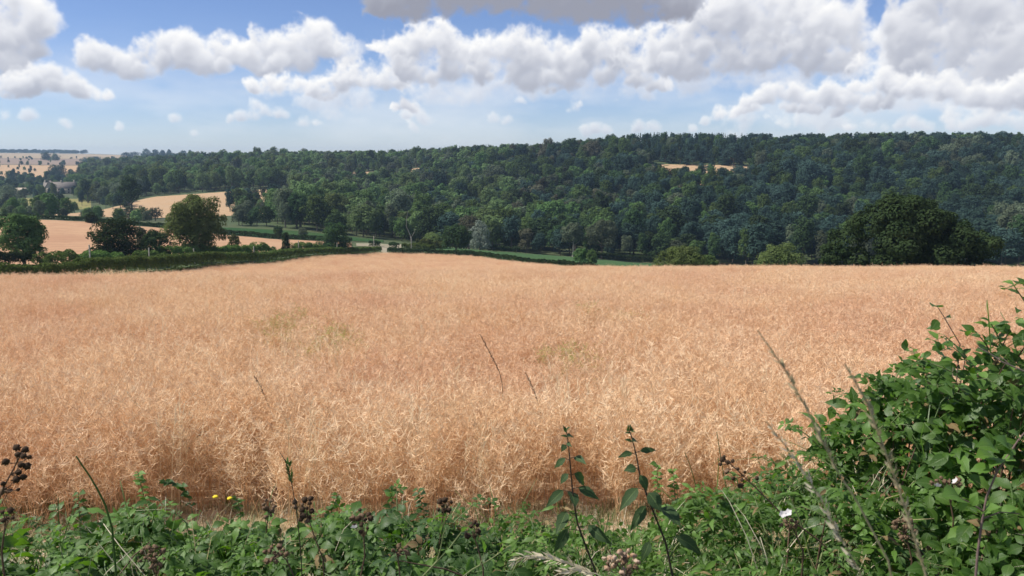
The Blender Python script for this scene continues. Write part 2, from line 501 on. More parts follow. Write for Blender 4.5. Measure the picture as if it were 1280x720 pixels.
# ------------------------------------------------------------------ terrain
NEAR = [(-400, -1.9), (1.2, -1.68), (2.3, -1.85), (3.4, -2.25), (5.0, -2.9), (6.5, -3.4), (7.6, -3.57), (20, -4.87), (40, -7.17)]
CRESTV = {-350: 353, 0: 352, 100: 351, 200: 349, 345: 345, 480: 341, 600: 339, 700: 337, 820: 336, 950: 335, 1100: 335, 1280: 336, 1600: 338}
FARK = {
 -350: [(110,362),(150,332),(190,318),(290,276),(420,270),(600,259),(800,243),(1100,222),(1500,206),(2200,197),(3500,192),(9000,192)],
 0:    [(110,362),(150,334),(190,318),(290,273),(420,269),(600,258),(800,242),(1100,222),(1500,206),(2200,197),(3500,191),(9000,191)],
 100:  [(104,360),(150,334),(190,319),(290,277),(400,272),(600,258),(800,242),(1100,222),(1500,207),(2200,198),(3500,192),(9000,192)],
 200:  [(100,357),(135,345),(165,328),(200,315),(300,285),(345,281),(450,271),(610,245),(800,232),(1100,215),(1500,204),(2200,199),(3500,195),(9000,195)],
 345:  [(115,352),(150,342),(190,330),(230,313),(300,299),(350,287),(450,270),(600,243),(650,236),(850,219),(1100,204),(1500,201),(3000,200),(9000,199)],
 480:  [(115,350),(160,338),(257,318),(275,312),(300,304),(350,300),(450,284),(600,255),(800,222),(1000,203),(1500,202),(3000,202),(9000,202)],
 600:  [(115,348),(170,338),(248,323),(270,316),(330,312),(400,302),(550,262),(700,226),(860,199),(1200,199),(3000,202),(9000,202)],
 700:  [(110,344),(150,344),(205,335),(250,330),(310,321),(345,317),(450,290),(600,245),(780,197),(1200,199),(3000,202),(9000,202)],
 820:  [(110,344),(180,345),(250,338),(300,331),(330,327),(430,287),(520,238),(590,214),(650,206),(730,187),(1200,188),(3000,195),(9000,200)],
 950:  [(110,345),(180,350),(250,345),(300,335),(330,330),(430,285),(520,238),(590,216),(650,207),(740,188),(1200,190),(3000,195),(9000,200)],
 1100: [(110,345),(180,352),(250,345),(300,335),(340,325),(450,276),(580,219),(700,187),(1200,188),(3000,192),(9000,198)],
 1280: [(110,346),(180,353),(250,346),(300,335),(340,324),(450,274),(580,218),(690,187),(1200,188),(3000,190),(9000,198)],
 1600: [(110,348),(180,354),(250,346),(300,335),(340,324),(450,272),(580,217),(680,187),(1200,188),(3000,190),(9000,198)],
}
def pchip(x, y, xq):
    x = np.asarray(x, float); y = np.asarray(y, float)
    h = np.diff(x); d = np.diff(y) / h
    m = np.zeros_like(x); m[0] = d[0]; m[-1] = d[-1]
    for i in range(1, len(x) - 1):
        if d[i - 1] * d[i] > 0:
            w1 = 2 * h[i] + h[i - 1]; w2 = h[i] + 2 * h[i - 1]
            m[i] = (w1 + w2) / (w1 / d[i - 1] + w2 / d[i])
    i = np.clip(np.searchsorted(x, xq) - 1, 0, len(x) - 2)
    s = (xq - x[i]) / h[i]
    return ((1 + 2 * s) * (1 - s) ** 2 * y[i] + s * (1 - s) ** 2 * h[i] * m[i] + s * s * (3 - 2 * s) * y[i + 1] + s * s * (s - 1) * h[i] * m[i + 1])
LY = np.linspace(0, math.log(9400), 700)               # rows of the height table, log(Y)
UC = sorted(FARK)
TC = np.array([T(u) for u in UC])
_tab = []
for u in UC:
    k = [p for p in NEAR]
    k.append((75, ray(640, CRESTV[u])[1] * 75 - 1.1))
    k += [(Y, ray(640, v)[1] * Y) for Y, v in FARK[u]]
    k = np.array(k)
    _tab.append(pchip(k[:, 0], k[:, 1], np.minimum(np.exp(LY), 9000)))
_tab = np.array(_tab)
TG = np.linspace(TC[0], TC[-1], 240)
TAB = np.array([pchip(TC, _tab[:, j], TG) for j in range(len(LY))])     # rows: Y, cols: t
def ground(X, Y):
    X = np.asarray(X, float); Y = np.asarray(Y, float)
    t = np.clip(X / np.maximum(Y, 20.0), TG[0], TG[-1] - 1e-6)
    ly = np.log(np.clip(Y, 1.0, 9300))
    fi = ly / (LY[1] - LY[0]); i = np.minimum(fi.astype(int), len(LY) - 2); fi = fi - i
    fj = (t - TG[0]) / (TG[1] - TG[0]); j = np.minimum(fj.astype(int), len(TG) - 2); fj = fj - j
    z = (TAB[i, j] * (1 - fj) + TAB[i, j + 1] * fj) * (1 - fi) + (TAB[i + 1, j] * (1 - fj) + TAB[i + 1, j + 1] * fj) * fi
    z = z + 0.10 * np.sin(X * 0.37 + 1.3 * np.sin(Y * 0.21)) * np.sin(Y * 0.29 + X * 0.11) * np.clip((Y - 8) / 20, 0, 1)
    return z
def gz(X, Y): return float(ground(np.array([X]), np.array([Y]))[0])
def GP(u, Y, dz=0.0):
    X = T(u) * Y
    return Vector((X, Y, gz(X, Y) + dz))

def build_ground():
    Ys = np.concatenate([np.array([-400, -150, -60, -20, -8, -3, -1, 0, 0.6]), np.exp(np.linspace(0, math.log(5200), 330))])
    s = np.linspace(-1, 1, 321); s = np.sign(s) * np.abs(s) ** 1.25
    Wd = np.where(Ys > 0, 30 + Ys * 1.45, 30 + 2.0 * np.abs(Ys))
    X = s[None, :] * Wd[:, None]; Y = np.repeat(Ys[:, None], len(s), 1)
    Z = ground(X, Y)
    V = np.stack([X, Y, Z], -1).reshape(-1, 3)
    a, b = len(Ys), len(s)
    i = (np.arange(a - 1)[:, None] * b + np.arange(b - 1)[None, :]).ravel()
    Fq = np.stack([i, i + 1, i + b + 1, i + b], 1)
    o = obj('ground', smooth(mesh('ground', [(V, Fq, 0)], [M['ground']])))
    tag(o, kind='structure')
build_ground()

def strip(name, near, far, mat, dz, nt=60, ny=30, fray=0.0):
    """a field draped on the ground: near and far are lists of (u, Y)"""
    nu = np.array(near, float); fu = np.array(far, float)
    u0, u1 = max(nu[0, 0], fu[0, 0]), min(nu[-1, 0], fu[-1, 0])
    us = np.linspace(u0, u1, nt)
    y0 = np.interp(us, nu[:, 0], nu[:, 1]); y1 = np.interp(us, fu[:, 0], fu[:, 1])
    if fray:
        g = np.random.default_rng(3); y0 = y0 + g.normal(0, fray, nt); y1 = y1 + g.normal(0, fray, nt)
    k = np.linspace(0, 1, ny)[:, None]
    Y = y0[None, :] * (1 - k) + y1[None, :] * k
    X = np.array([T(u) for u in us])[None, :] * np.maximum(Y, 0.1)
    Z = ground(X, Y) + dz
    i = (np.arange(ny - 1)[:, None] * nt + np.arange(nt - 1)[None, :]).ravel()
    Fq = np.stack([i, i + 1, i + nt + 1, i + nt], 1)
    o = obj(name, smooth(mesh(name, [(np.stack([X, Y, Z], -1).reshape(-1, 3), Fq, 0)], [mat])))
    return tag(o, kind='structure')

def field_mat(name, c1, c2, c3, rows=0.0, ang=0.3, nscale=0.5):
    """far crop: broad drifts, fine grain and faint drill rows"""
    m, t = new_mat(name)
    a = mixc(t, stretch(t, noise(t, nscale, 6, 0.7), 0.3, 0.7), c1, c2)
    a = mixc(t, stretch(t, noise(t, 0.03, 4, 0.6), 0.45, 0.7), a, c3)
    if rows:
        g = N(t, 'ShaderNodeNewGeometry')
        mp = N(t, 'ShaderNodeMapping'); mp.inputs['Rotation'].default_value = (0, 0, ang)
        t.links.new(g.outputs['Position'], mp.inputs[0])
        w = N(t, 'ShaderNodeTexWave'); w.inputs['Scale'].default_value = rows; w.inputs['Distortion'].default_value = 1.2
        t.links.new(mp.outputs[0], w.inputs[0])
        a = mixc(t, math_node(t, 'MULTIPLY', stretch(t, w.outputs[1], 0.75, 1.0), 0.35), a, tuple(x * 0.72 for x in c1))
    b = N(t, 'ShaderNodeBsdfDiffuse'); t.links.new(a, b.inputs[0])
    bp = N(t, 'ShaderNodeBump'); bp.inputs['Strength'].default_value = 0.7; bp.inputs['Distance'].default_value = 0.4
    t.links.new(noise(t, 2.2, 5, 0.7), bp.inputs['Height']); t.links.new(bp.outputs[0], b.inputs['Normal'])
    o = N(t, 'ShaderNodeOutputMaterial'); t.links.new(b.outputs[0], o.inputs[0])
    return m
M['pink'] = field_mat('pink_crop', (0.46, 0.28, 0.17), (0.56, 0.36, 0.22), (0.43, 0.25, 0.155), 0.05, 1.2)
M['orange'] = field_mat('orange_crop', (0.43, 0.285, 0.165), (0.50, 0.345, 0.21), (0.46, 0.33, 0.21), 0.04, 0.5)
M['green'] = field_mat('green_crop', (0.060, 0.115, 0.048), (0.085, 0.150, 0.062), (0.065, 0.120, 0.058), 0.06, 1.4)
M['dkgreen'] = field_mat('dark_green_crop', (0.03, 0.075, 0.03), (0.05, 0.10, 0.038), (0.07, 0.11, 0.04), 0.06, 1.4)
M['meadow'] = field_mat('dry_meadow', (0.20, 0.20, 0.075), (0.28, 0.25, 0.10), (0.30, 0.25, 0.12))
M['tan'] = field_mat('tan_fields', (0.36, 0.28, 0.18), (0.42, 0.33, 0.22), (0.32, 0.24, 0.16))
M['mauve'] = field_mat('ploughed_field', (0.25, 0.19, 0.15), (0.30, 0.22, 0.17), (0.26, 0.21, 0.15))
M['track'] = field_mat('track_dust', (0.34, 0.29, 0.22), (0.42, 0.36, 0.28), (0.26, 0.24, 0.16))
M['dry'] = solid('dry_grass', (0.30, 0.25, 0.12), (0.42, 0.36, 0.20), nscale=2.0)
M['crop_floor'] = field_mat('crop_floor', (0.42, 0.26, 0.15), (0.50, 0.32, 0.19), (0.40, 0.25, 0.15), 0.0)

CROP_FAR = [(-350, 96), (0, 98), (100, 106), (200, 129), (345, 184), (420, 222), (478, 253), (540, 252), (600, 244), (690, 196), (760, 150), (820, 112), (950, 100), (1600, 100)]
strip('stubble_margin', [(-900, 5.6), (2200, 5.6)], [(-900, 9.8), (2200, 9.8)], M['soil'], 0.05, 120, 30)
strip('crop_floor', [(-600, 9.2), (1900, 9.2)], [(-600, 96)] + CROP_FAR[1:-1] + [(1900, 100)], M['crop_floor'], 0.06, 160, 160)
strip('pink_field', [(-300, 143), (0, 146), (100, 153), (150, 160), (200, 168), (262, 185), (330, 212), (345, 220), (404, 240), (440, 266)], [(-300, 286), (0, 288), (120, 291), (200, 301), (300, 301), (440, 297)], M['pink'], 0.10)
strip('dark_green_field', [(130, 300), (200, 306), (480, 303)], [(130, 330), (200, 342), (345, 350), (480, 348)], M['dkgreen'], 0.10)
strip('orange_field', [(50, 415), (200, 440), (290, 452), (372, 470)], [(50, 436), (100, 490), (200, 600), (290, 628), (372, 655)], M['orange'], 0.15)
strip('hilltop_clearing', [(400, 735), (540, 735)], [(400, 870), (540, 850)], M['orange'], 0.15)
strip('wood_clearing', [(780, 530), (960, 530)], [(780, 652), (960, 650)], M['orange'], 0.15)
strip('meadow', [(-260, 520), (0, 530), (120, 560)], [(-260, 720), (0, 720), (120, 700)], M['meadow'], 0.12)
strip('plateau_field', [(-400, 1050), (180, 1120)], [(-400, 1500), (200, 1500)], M['orange'], 0.2)
strip('ploughed_field', [(-400, 1520), (230, 1520)], [(-400, 2100), (230, 2100)], M['mauve'], 0.3)
strip('far_field', [(-500, 2120), (260, 2120)], [(-500, 3300), (260, 3300)], M['tan'], 0.4)
strip('green_field', [(545, 262), (600, 256), (690, 210), (760, 190), (850, 215)], [(545, 300), (600, 322), (690, 318), (760, 318), (850, 312)], M['green'], 0.10)
strip('farm_track', [(440, 284), (502, 280)], [(446, 293), (502, 297)], M['track'], 0.14, 20, 10)
strip('field_gateway', [(477, 257), (487, 257)], [(474, 282), (484, 280)], M['track'], 0.18, 10, 10)
strip('field_verge', [(-350, 92), (0, 94), (100, 102), (200, 126), (345, 180), (420, 218), (478, 250)], [(-350, 97), (0, 99), (100, 107), (200, 131), (345, 187), (420, 226), (478, 256)], M['dry'], 0.16, 90, 5)

# ------------------------------------------------------------------ trees
def leaf_quads(C, Nrm, size, g, aspect=0.75):
    n = len(C)
    a = g.normal(size=(n, 3)); a -= (a * Nrm).sum(1, keepdims=True) * Nrm
    a /= np.linalg.norm(a, axis=1, keepdims=True) + 1e-9
    b = np.cross(Nrm, a)
    s = size * g.uniform(0.55, 1.35, (n, 1))
    ha = a * s * 0.5; hb = b * s * 0.5 * aspect
    bend = Nrm * s * g.uniform(-0.25, 0.1, (n, 1))
    V = np.stack([C - ha + bend, C - hb, C + ha + bend, C + hb], 1).reshape(-1, 3)
    i = np.arange(n)[:, None] * 4
    return V, i + np.array([[0, 1, 2, 3]])
def crown(seed, lobes, n, leaf, outward=0.84, low=-0.6):
    """lobes: array (x, y, z, rx, rz). Leaf clumps over every lobe, thinner inside."""
    g = np.random.default_rng(seed)
    L = np.asarray(lobes, float)
    w = L[:, 3] * L[:, 4]; w = w / w.sum()
    k = g.choice(len(L), n, p=w)
    d = g.normal(size=(n, 3)); d /= np.linalg.norm(d, axis=1, keepdims=True)
    flip = (d[:, 2] < low); d[flip, 2] *= -1
    r = 1 - np.abs(g.normal(0, 0.16, (n, 1)))
    r *= 1 + 0.10 * np.sin(d[:, :1] * 7 + k[:, None]) * np.sin(d[:, 1:2] * 6 + 2 * k[:, None])
    rad = np.stack([L[k, 3], L[k, 3], L[k, 4]], 1)
    C = L[k, :3] + d * r * rad
    nn = d / rad * rad.mean(1, keepdims=True); nn /= np.linalg.norm(nn, axis=1, keepdims=True)
    q = nn * outward + g.normal(size=(n, 3)) * (1 - outward) * 0.9 + np.array([0, 0, 0.18])
    q /= np.linalg.norm(q, axis=1, keepdims=True)
    return leaf_quads(C, q, leaf, g)
def oak_lobes(seed, W, H, base, n=16, top=1.0):
    g = np.random.default_rng(seed)
    out = [(0, 0, base + (H - base) * 0.5, W * 0.33, (H - base) * 0.38)]
    for i in range(n):
        f = (i + 0.5) / n
        z = base + (H - base) * (0.12 + 0.80 * f)
        env = math.sin(math.pi * min(1, 0.20 + 0.78 * f)) ** 0.7
        a = i * 2.4 + g.uniform(-0.5, 0.5)
        rr = W * 0.5 * env * g.uniform(0.45, 0.78)
        s = W * g.uniform(0.15, 0.24)
        out.append((math.cos(a) * rr, math.sin(a) * rr, min(z, H - s * 0.8), s, s * g.uniform(0.75, 1.0)))
    return out
def tall_lobes(seed, W, H, base, n=14):
    g = np.random.default_rng(seed)
    out = [(0, 0, (base + H) / 2, W * 0.27, (H - base) * 0.42)]
    for i in range(n):
        f = (i + 0.5) / n
        env = 0.55 + 0.45 * math.sin(math.pi * (0.15 + 0.75 * f))
        a = i * 2.4 + g.uniform(-0.6, 0.6); rr = W * 0.5 * env * g.uniform(0.3, 0.65)
        s = W * g.uniform(0.16, 0.27)
        out.append((math.cos(a) * rr, math.sin(a) * rr, base + (H - base) * (0.08 + 0.86 * f), s, s * 1.15))
    return out
def conifer_lobes(seed, W, H, base):
    g = np.random.default_rng(seed); out = []
    for i in range(11):
        f = i / 10
        z = base + (H - base) * f; rr = W * 0.5 * (1 - f) ** 0.85
        for k in range(max(1, int(5 * (1 - f) + 1))):
            a = g.uniform(0, 6.28); out.append((math.cos(a) * rr * 0.55, math.sin(a) * rr * 0.55, z, rr * 0.55 + 0.25, 0.75))
    return out
def trunk_parts(seed, W, H, base, r):
    g = np.random.default_rng(seed)
    lean = g.normal(0, 0.02 * H, 2)
    top = np.array([lean[0], lean[1], base + (H - base) * 0.55])
    pts = [(0, 0, -0.4), (0, 0, 0.3), (lean[0] * 0.3, lean[1] * 0.3, base * 0.7 + 0.3), tuple(top * np.array([0.7, 0.7, 0.75])), tuple(top)]
    parts = [tube(pts, [r * 1.45, r * 1.1, r * 0.9, r * 0.55, r * 0.25], 7)]
    for i in range(6):
        a = i * 1.05 + g.uniform(-0.3, 0.3); z0 = base * 0.75 + 0.3 + (top[2] - base) * 0.6 * g.random()
        ln = W * g.uniform(0.26, 0.42)
        p0 = np.array([lean[0] * 0.4, lean[1] * 0.4, z0])
        p1 = p0 + np.array([math.cos(a) * ln * 0.5, math.sin(a) * ln * 0.5, ln * 0.35])
        p2 = p0 + np.array([math.cos(a) * ln, math.sin(a) * ln, ln * g.uniform(0.5, 0.95)])
        parts.append(tube([p0, p1, p2], [r * 0.42, r * 0.3, r * 0.1], 5))
    return join(parts)
def sub_lobes(lobes, k, f, seed):
    """smaller leaf masses sitting on the big ones, so the outline and the light break up"""
    g = np.random.default_rng(seed + 900); out = list(lobes)
    for (x, y, z, r, h) in lobes:
        for _ in range(k):
            d = g.normal(size=3); d /= np.linalg.norm(d)
            if d[2] < -0.35: d[2] *= -1
            q = f * g.uniform(0.7, 1.35)
            out.append((x + d[0] * r * 0.92, y + d[1] * r * 0.92, z + d[2] * h * 0.92, r * q, h * q))
    return out
def make_tree(name, loc, W, H, base, tone, label, group=None, seed=1, kind='oak', n=4200, leaf=None, bark='bark', r=None, basef_low=False, yaw=0.0):
    lob = {'oak': oak_lobes, 'tall': tall_lobes}.get(kind)
    lobes = lob(seed, W, H, base) if lob else (conifer_lobes(seed, W, H, base) if kind == 'conifer' else kind)
    leaf = leaf or max(0.22, W * 0.04)
    if basef_low: lobes = list(lobes) + [(math.cos(a) * W * 0.30, math.sin(a) * W * 0.30, H * 0.20, W * 0.19, H * 0.20) for a in np.arange(7) * 0.9]
    lobes = sub_lobes(lobes, 4, 0.42, seed)
    n = int(n * 1.7)
    v, f = crown(seed, lobes, n, leaf)
    e = empty(name, loc, label, 'tree' if 'tree' in name else 'bush', group)
    e.rotation_euler = (0, 0, yaw)
    obj('crown', mesh('crown', [(v, f, 0)], [M[tone]]), e)
    tv, tf = trunk_parts(seed, W, H, base, r or W * 0.035)
    obj('trunk', mesh('trunk', [(tv, tf, 0)], [M[bark]]), e)
    return e
def px_tree(name, u, v_base, v_top, wpx, Y, tone, label, dz=-0.2, basef=0.14, **kw):
    """a tree standing on the ground at distance Y, as tall and wide as it shows"""
    g = GP(u, Y)
    top = P(u, v_top, Y).z
    H = max(1.5, top - g.z)
    W = wpx * Y / F
    return make_tree(name, g + Vector((0, 0, dz)), W, H, H * basef, tone, label, basef_low=basef < 0.13, **kw)

# standing alone: each with its own look and place
px_tree('field_tree', 30, 331, 266, 62, 150, 'mid', 'rounded dark green tree at the far left, in front of the pink field', seed=21, n=9000, leaf=0.34)
px_tree('field_tree', 146, 330, 275, 68, 156, 'dark', 'broad nearly black tree, second from the left along the hedge', seed=22, n=9000, leaf=0.34, basef=0.05)
px_tree('field_tree', 195, 326, 287, 38, 163, 'dark', 'small dark tree close between the black tree and the tallest field tree', seed=23, n=5000, leaf=0.30, basef=0.12)
px_tree('field_tree', 178, 318, 282, 20, 190, 'grey', 'thin pale grey green tree showing behind the broad black tree', seed=24, n=900, leaf=0.4)
px_tree('field_tree', 246, 325, 247, 84, 172, 'olive', 'tallest spreading olive green tree among the left hedges', seed=25, n=15000, leaf=0.36, basef=0.16)
px_tree('field_tree', 358, 318, 289, 15, 207, 'dark', 'slim upright dark tree beside the road hedge', seed=26, n=2500, leaf=0.3, kind='tall', basef=0.08)
px_tree('field_tree', 419, 314, 278, 44, 236, 'dark', 'round dark tree in front of the dark green field strip', seed=27, n=6500, leaf=0.38, basef=0.08)
px_tree('field_tree', 350, 297, 282, 13, 300, 'dark', 'little dark tree on the field hedge above the slim upright tree', seed=28, n=1300, leaf=0.4)
px_tree('field_tree', 380, 297, 284, 15, 306, 'grey', 'faint pale tree standing in the dark green field strip', seed=29, n=700, leaf=0.4)
px_tree('field_tree', 294, 312, 292, 18, 205, 'olive', 'thin low olive tree right of the tallest spreading tree', seed=30, n=900, leaf=0.34)
px_tree('bush', 119, 279, 266, 17, 288, 'dark', 'round dark bush growing out of the pink field top hedge', seed=31, n=1800, leaf=0.42, basef=0.03)
px_tree('field_tree', 570, 317, 281, 38, 262, 'dark', 'rounded dark brown green tree beside the hedge right of the junction', seed=32, n=6000, leaf=0.4, basef=0.16)
px_tree('field_tree', 600, 311, 276, 30, 300, 'silver', 'silvery white leaved tree at the foot of the wood', seed=33, n=2600, leaf=0.45, basef=0.06)
px_tree('bush', 543, 310, 291, 34, 292, 'olive', 'wide olive bush left of the dark brown green tree', seed=34, n=2600, leaf=0.42, basef=0.02)
px_tree('field_tree', 586, 310, 270, 46, 318, 'brown', 'dull brownish tree behind the silvery white leaved tree', seed=35, n=4000, leaf=0.5)
px_tree('field_tree', 725, 333, 310, 19, 238, 'mid', 'left one of two small trees in front of the green field', seed=36, n=1900, leaf=0.36, basef=0.25)
px_tree('field_tree', 740, 333, 312, 16, 236, 'mid', 'right one of two small trees in front of the green field', seed=37, n=1600, leaf=0.36, basef=0.2)
px_tree('field_tree', 716, 319, 279, 32, 322, 'grey', 'grey green tall tree with a pale trunk behind the green field', seed=38, n=3600, leaf=0.5, basef=0.42, bark='palebark')
px_tree('field_tree', 752, 319, 274, 42, 326, 'grey', 'broad domed grey green tree right of the pale trunked one', seed=39, n=4800, leaf=0.5, basef=0.25)
px_tree('bush', 853, 336, 308, 72, 150, 'olive', 'wide olive green shrub rising behind the crest of the crop', seed=40, n=8000, leaf=0.30, basef=0.0)
px_tree('bush', 884, 336, 318, 38, 160, 'mid', 'low green shrub right of the wide olive one behind the crop', seed=41, n=3000, leaf=0.32, basef=0.0)
px_tree('bush', 973, 335, 306, 66, 165, 'olive', 'domed green shrub left of the great dark oak', seed=42, n=7000, leaf=0.32, basef=0.0)
px_tree('field_tree', 170, 264, 221, 30, 430, 'dark', 'tall dark round headed tree rising above the valley trees', seed=43, n=3600, leaf=0.6, basef=0.4)
px_tree('field_tree', 166, 278, 257, 15, 400, 'grey', 'small greyish tree on the lower edge of the orange field', seed=44, n=900, leaf=0.5)
px_tree('field_tree', 198, 279, 259, 20, 410, 'grey', 'pale grey tree behind the top left of the tallest field tree', seed=45, n=900, leaf=0.5)
px_tree('bush', 182, 279, 258, 22, 405, 'mid', 'green bush between two grey trees on the orange field edge', seed=46, n=1800, leaf=0.5, basef=0.0)
px_tree('field_tree', 20, 262, 231, 26, 600, 'grey', 'grey green tree at the left end of the dry meadow', seed=47, n=2600, leaf=0.7, basef=0.05)
px_tree('field_tree', 102, 243, 217, 28, 830, 'mid', 'large rounded tree standing right of the farmhouse', seed=48, n=3000, leaf=0.9, basef=0.05)
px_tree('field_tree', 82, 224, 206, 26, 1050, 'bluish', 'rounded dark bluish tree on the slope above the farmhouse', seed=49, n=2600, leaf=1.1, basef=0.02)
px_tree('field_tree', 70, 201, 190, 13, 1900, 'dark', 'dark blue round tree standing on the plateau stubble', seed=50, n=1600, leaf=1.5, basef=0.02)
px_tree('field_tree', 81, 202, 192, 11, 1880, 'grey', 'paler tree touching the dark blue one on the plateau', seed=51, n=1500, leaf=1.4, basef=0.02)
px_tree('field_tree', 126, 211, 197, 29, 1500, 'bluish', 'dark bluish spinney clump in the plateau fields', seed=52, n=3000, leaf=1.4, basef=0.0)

# the great tree behind the crest on the right
def great_oak():
    Y = 112
    g = GP(1135, Y)
    spec = [(1124,256,22),(1126,262,28),(1120,272,42),(1100,268,32),(1140,262,28),(1163,282,36),(1192,300,32),(1206,305,30),(1085,282,34),(1065,305,30),(1048,318,22),(1038,328,16),(1110,300,44),
            (1150,305,46),(1185,322,34),(1220,326,22),(1075,328,30),(1110,335,40),(1150,335,44),(1200,338,32),(1128,256,18),(1148,268,26),(1215,315,20),(1182,286,20),(1100,254,16),(1150,285,34),(1135,275,34),(1165,300,34),(1150,318,36),(1120,320,36),(1178,296,30)]
    gg = np.random.default_rng(77); lob = []
    for (u, v, rp) in spec:
        p = P(u, v, Y) - g
        r = rp * Y / F * 0.74
        lob.append((p.x, gg.uniform(-5, 4), p.z, r, r * 0.82))
    v, f = crown(78, sub_lobes(lob, 5, 0.36, 5), 64000, 0.34, 0.80, -0.75)
    e = empty('great_oak', g, 'great broad dark tree rising behind the crest on the right', 'tree')
    obj('crown', mesh('crown', [(v, f, 0)], [M['mid2']]), e)
    tv, tf = trunk_parts(9, 9, 6.5, 3.0, 0.62)
    obj('trunk', mesh('trunk', [(tv, tf, 0)], [M['bark']]), e)
M['mid2'] = foliage('foliage_oak', (0.044, 0.088, 0.036), (0.086, 0.145, 0.058), nscale=0.5)
great_oak()

# bare tree and skyline trees
def bare_tree():
    e = empty('bare_tree', GP(514, 312), 'bare pale dead tree with one curved limb at the wood foot', 'tree')
    parts = []
    b = GP(514, 312)
    def q(u, v): return np.array(P(u, v, 312) - b)
    parts.append(tube([q(515, 308), q(514, 298), q(512, 292), q(508, 283), q(508, 274), q(510, 264)], [0.22, 0.2, 0.17, 0.13, 0.09, 0.04], 6))
    parts.append(tube([q(514, 297), q(518, 290), q(519, 286)], [0.12, 0.09, 0.04], 5))
    obj('trunk', mesh('trunk', [(*join(parts), 0)], [M['palebark']]), e)
bare_tree()
sky_spec = [(193, 186, 12, 'row of grey trees on the skyline, the leftmost'), (204, 187, 10, 'second skyline tree from the left, wide headed'), (213, 187.5, 8, 'small round skyline tree between wider ones'),
            (221, 187, 8, 'rounded skyline tree standing a little apart in the middle'), (238, 188, 9, 'skyline tree before the wood begins, left of a pair'), (247, 188, 8, 'skyline tree before the wood begins, right of a pair'),
            (178, 190, 16, 'low wide tree clump on the skyline left of the row'), (168, 190.5, 14, 'low clump at the left end of the skyline trees')]
for i, (u, vt, w, lab) in enumerate(sky_spec):
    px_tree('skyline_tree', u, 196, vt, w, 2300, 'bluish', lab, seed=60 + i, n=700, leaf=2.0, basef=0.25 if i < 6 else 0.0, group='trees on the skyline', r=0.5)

# ---- woodland kinds shared by the many
KIND = {}
def wood_kind(key, kind, W, H, base, n, leaf, seed):
    lobes = {'oak': oak_lobes, 'tall': tall_lobes, 'conifer': conifer_lobes}[kind](seed, W, H, base)
    c = crown(seed, sub_lobes(lobes, 3, 0.42, seed) if kind != 'conifer' else lobes, int(n * 1.25), leaf)
    tr = trunk_parts(seed, W, H, base, 0.24)
    KIND[key] = dict(c=c, t=tr, crown={}, both={}, H=H, trunk=mesh('trunk', [(*tr, 0)], [M['bark']]))
wood_kind('broad', 'oak', 10, 12, 2.0, 2600, 0.62, 101)
wood_kind('round', 'oak', 9, 11, 1.6, 2400, 0.60, 102)
wood_kind('spread', 'oak', 12, 12.5, 2.0, 3000, 0.66, 103)
wood_kind('tall', 'tall', 7.5, 14, 3.0, 2300, 0.58, 104)
wood_kind('ash', 'tall', 9, 14.5, 4.0, 2300, 0.62, 105)
wood_kind('fir', 'conifer', 8.0, 14.5, 1.0, 2600, 0.6, 106)
wood_kind('scrub', 'oak', 7, 6.5, 0.2, 1700, 0.5, 107)
def crown_mesh(key, tone):
    d = KIND[key]['crown']
    if tone not in d: d[tone] = mesh('crown', [(*KIND[key]['c'], 0)], [M[tone]])
    return d[tone]
def inside(u, Y, poly_near, poly_far):
    n = np.array(poly_near, float); f = np.array(poly_far, float)
    return (u >= n[0, 0]) & (u <= n[-1, 0]) & (Y >= np.interp(u, n[:, 0], n[:, 1])) & (Y <= np.interp(u, f[:, 0], f[:, 1]))
WOODS = [  # near edge, far edge, spacing
 ([(110, 640), (150, 560), (200, 616), (290, 640), (372, 668)], [(110, 1250), (180, 1500), (372, 1250)], 9.4),
 ([(330, 470), (352, 362), (480, 356)], [(330, 660), (352, 1150), (480, 1060)], 8.8),
 ([(480, 356), (600, 336), (700, 332), (820, 330)], [(480, 1060), (600, 940), (700, 850), (820, 780)], 8.6),
 ([(820, 326), (950, 318), (1100, 300), (1700, 300)], [(820, 790), (950, 790), (1100, 760), (1700, 740)], 8.4),
]
CLEAR = [([(436, 748), (532, 742)], [(436, 862), (532, 846)]), ([(796, 545), (936, 542)], [(796, 650), (936, 648)]),
         ([(60, 412), (200, 438), (372, 468)], [(60, 444), (100, 494), (200, 604), (372, 660)])]
def wood_points():
    pts = []
    for near, far, s in WOODS:
        n = np.array(near, float); f = np.array(far, float)
        us = np.linspace(n[0, 0], n[-1, 0], 40)
        xs = np.concatenate([np.array([T(u) for u in us]) * np.interp(us, n[:, 0], n[:, 1]), np.array([T(u) for u in us]) * np.interp(us, f[:, 0], f[:, 1])])
        gx = np.arange(xs.min(), xs.max(), s); gy = np.arange(n[:, 1].min(), f[:, 1].max(), s * 0.9)
        X, Y = np.meshgrid(gx, gy)
        X = X + rng.uniform(-0.42, 0.42, X.shape) * s; Y = Y + rng.uniform(-0.42, 0.42, Y.shape) * s
        X, Y = X.ravel(), Y.ravel()
        u = X / Y * F * 0.992 + 640
        k = inside(u, Y, near, far)
        wob = 9 * np.sin(Y * 0.11) + 5 * np.sin(Y * 0.31 + 1)
        for q_, (a, b) in enumerate(CLEAR): k &= ~(inside(u + (wob if q_ < 2 else 0), Y + (8 * np.sin(u * 0.12) if q_ < 2 else 0), a, b) & (rng.random(len(u)) > (0.14, 0.0, 0.0)[q_]))
        pts.append(np.stack([X[k], Y[k], u[k]], 1))
    return np.concatenate(pts)
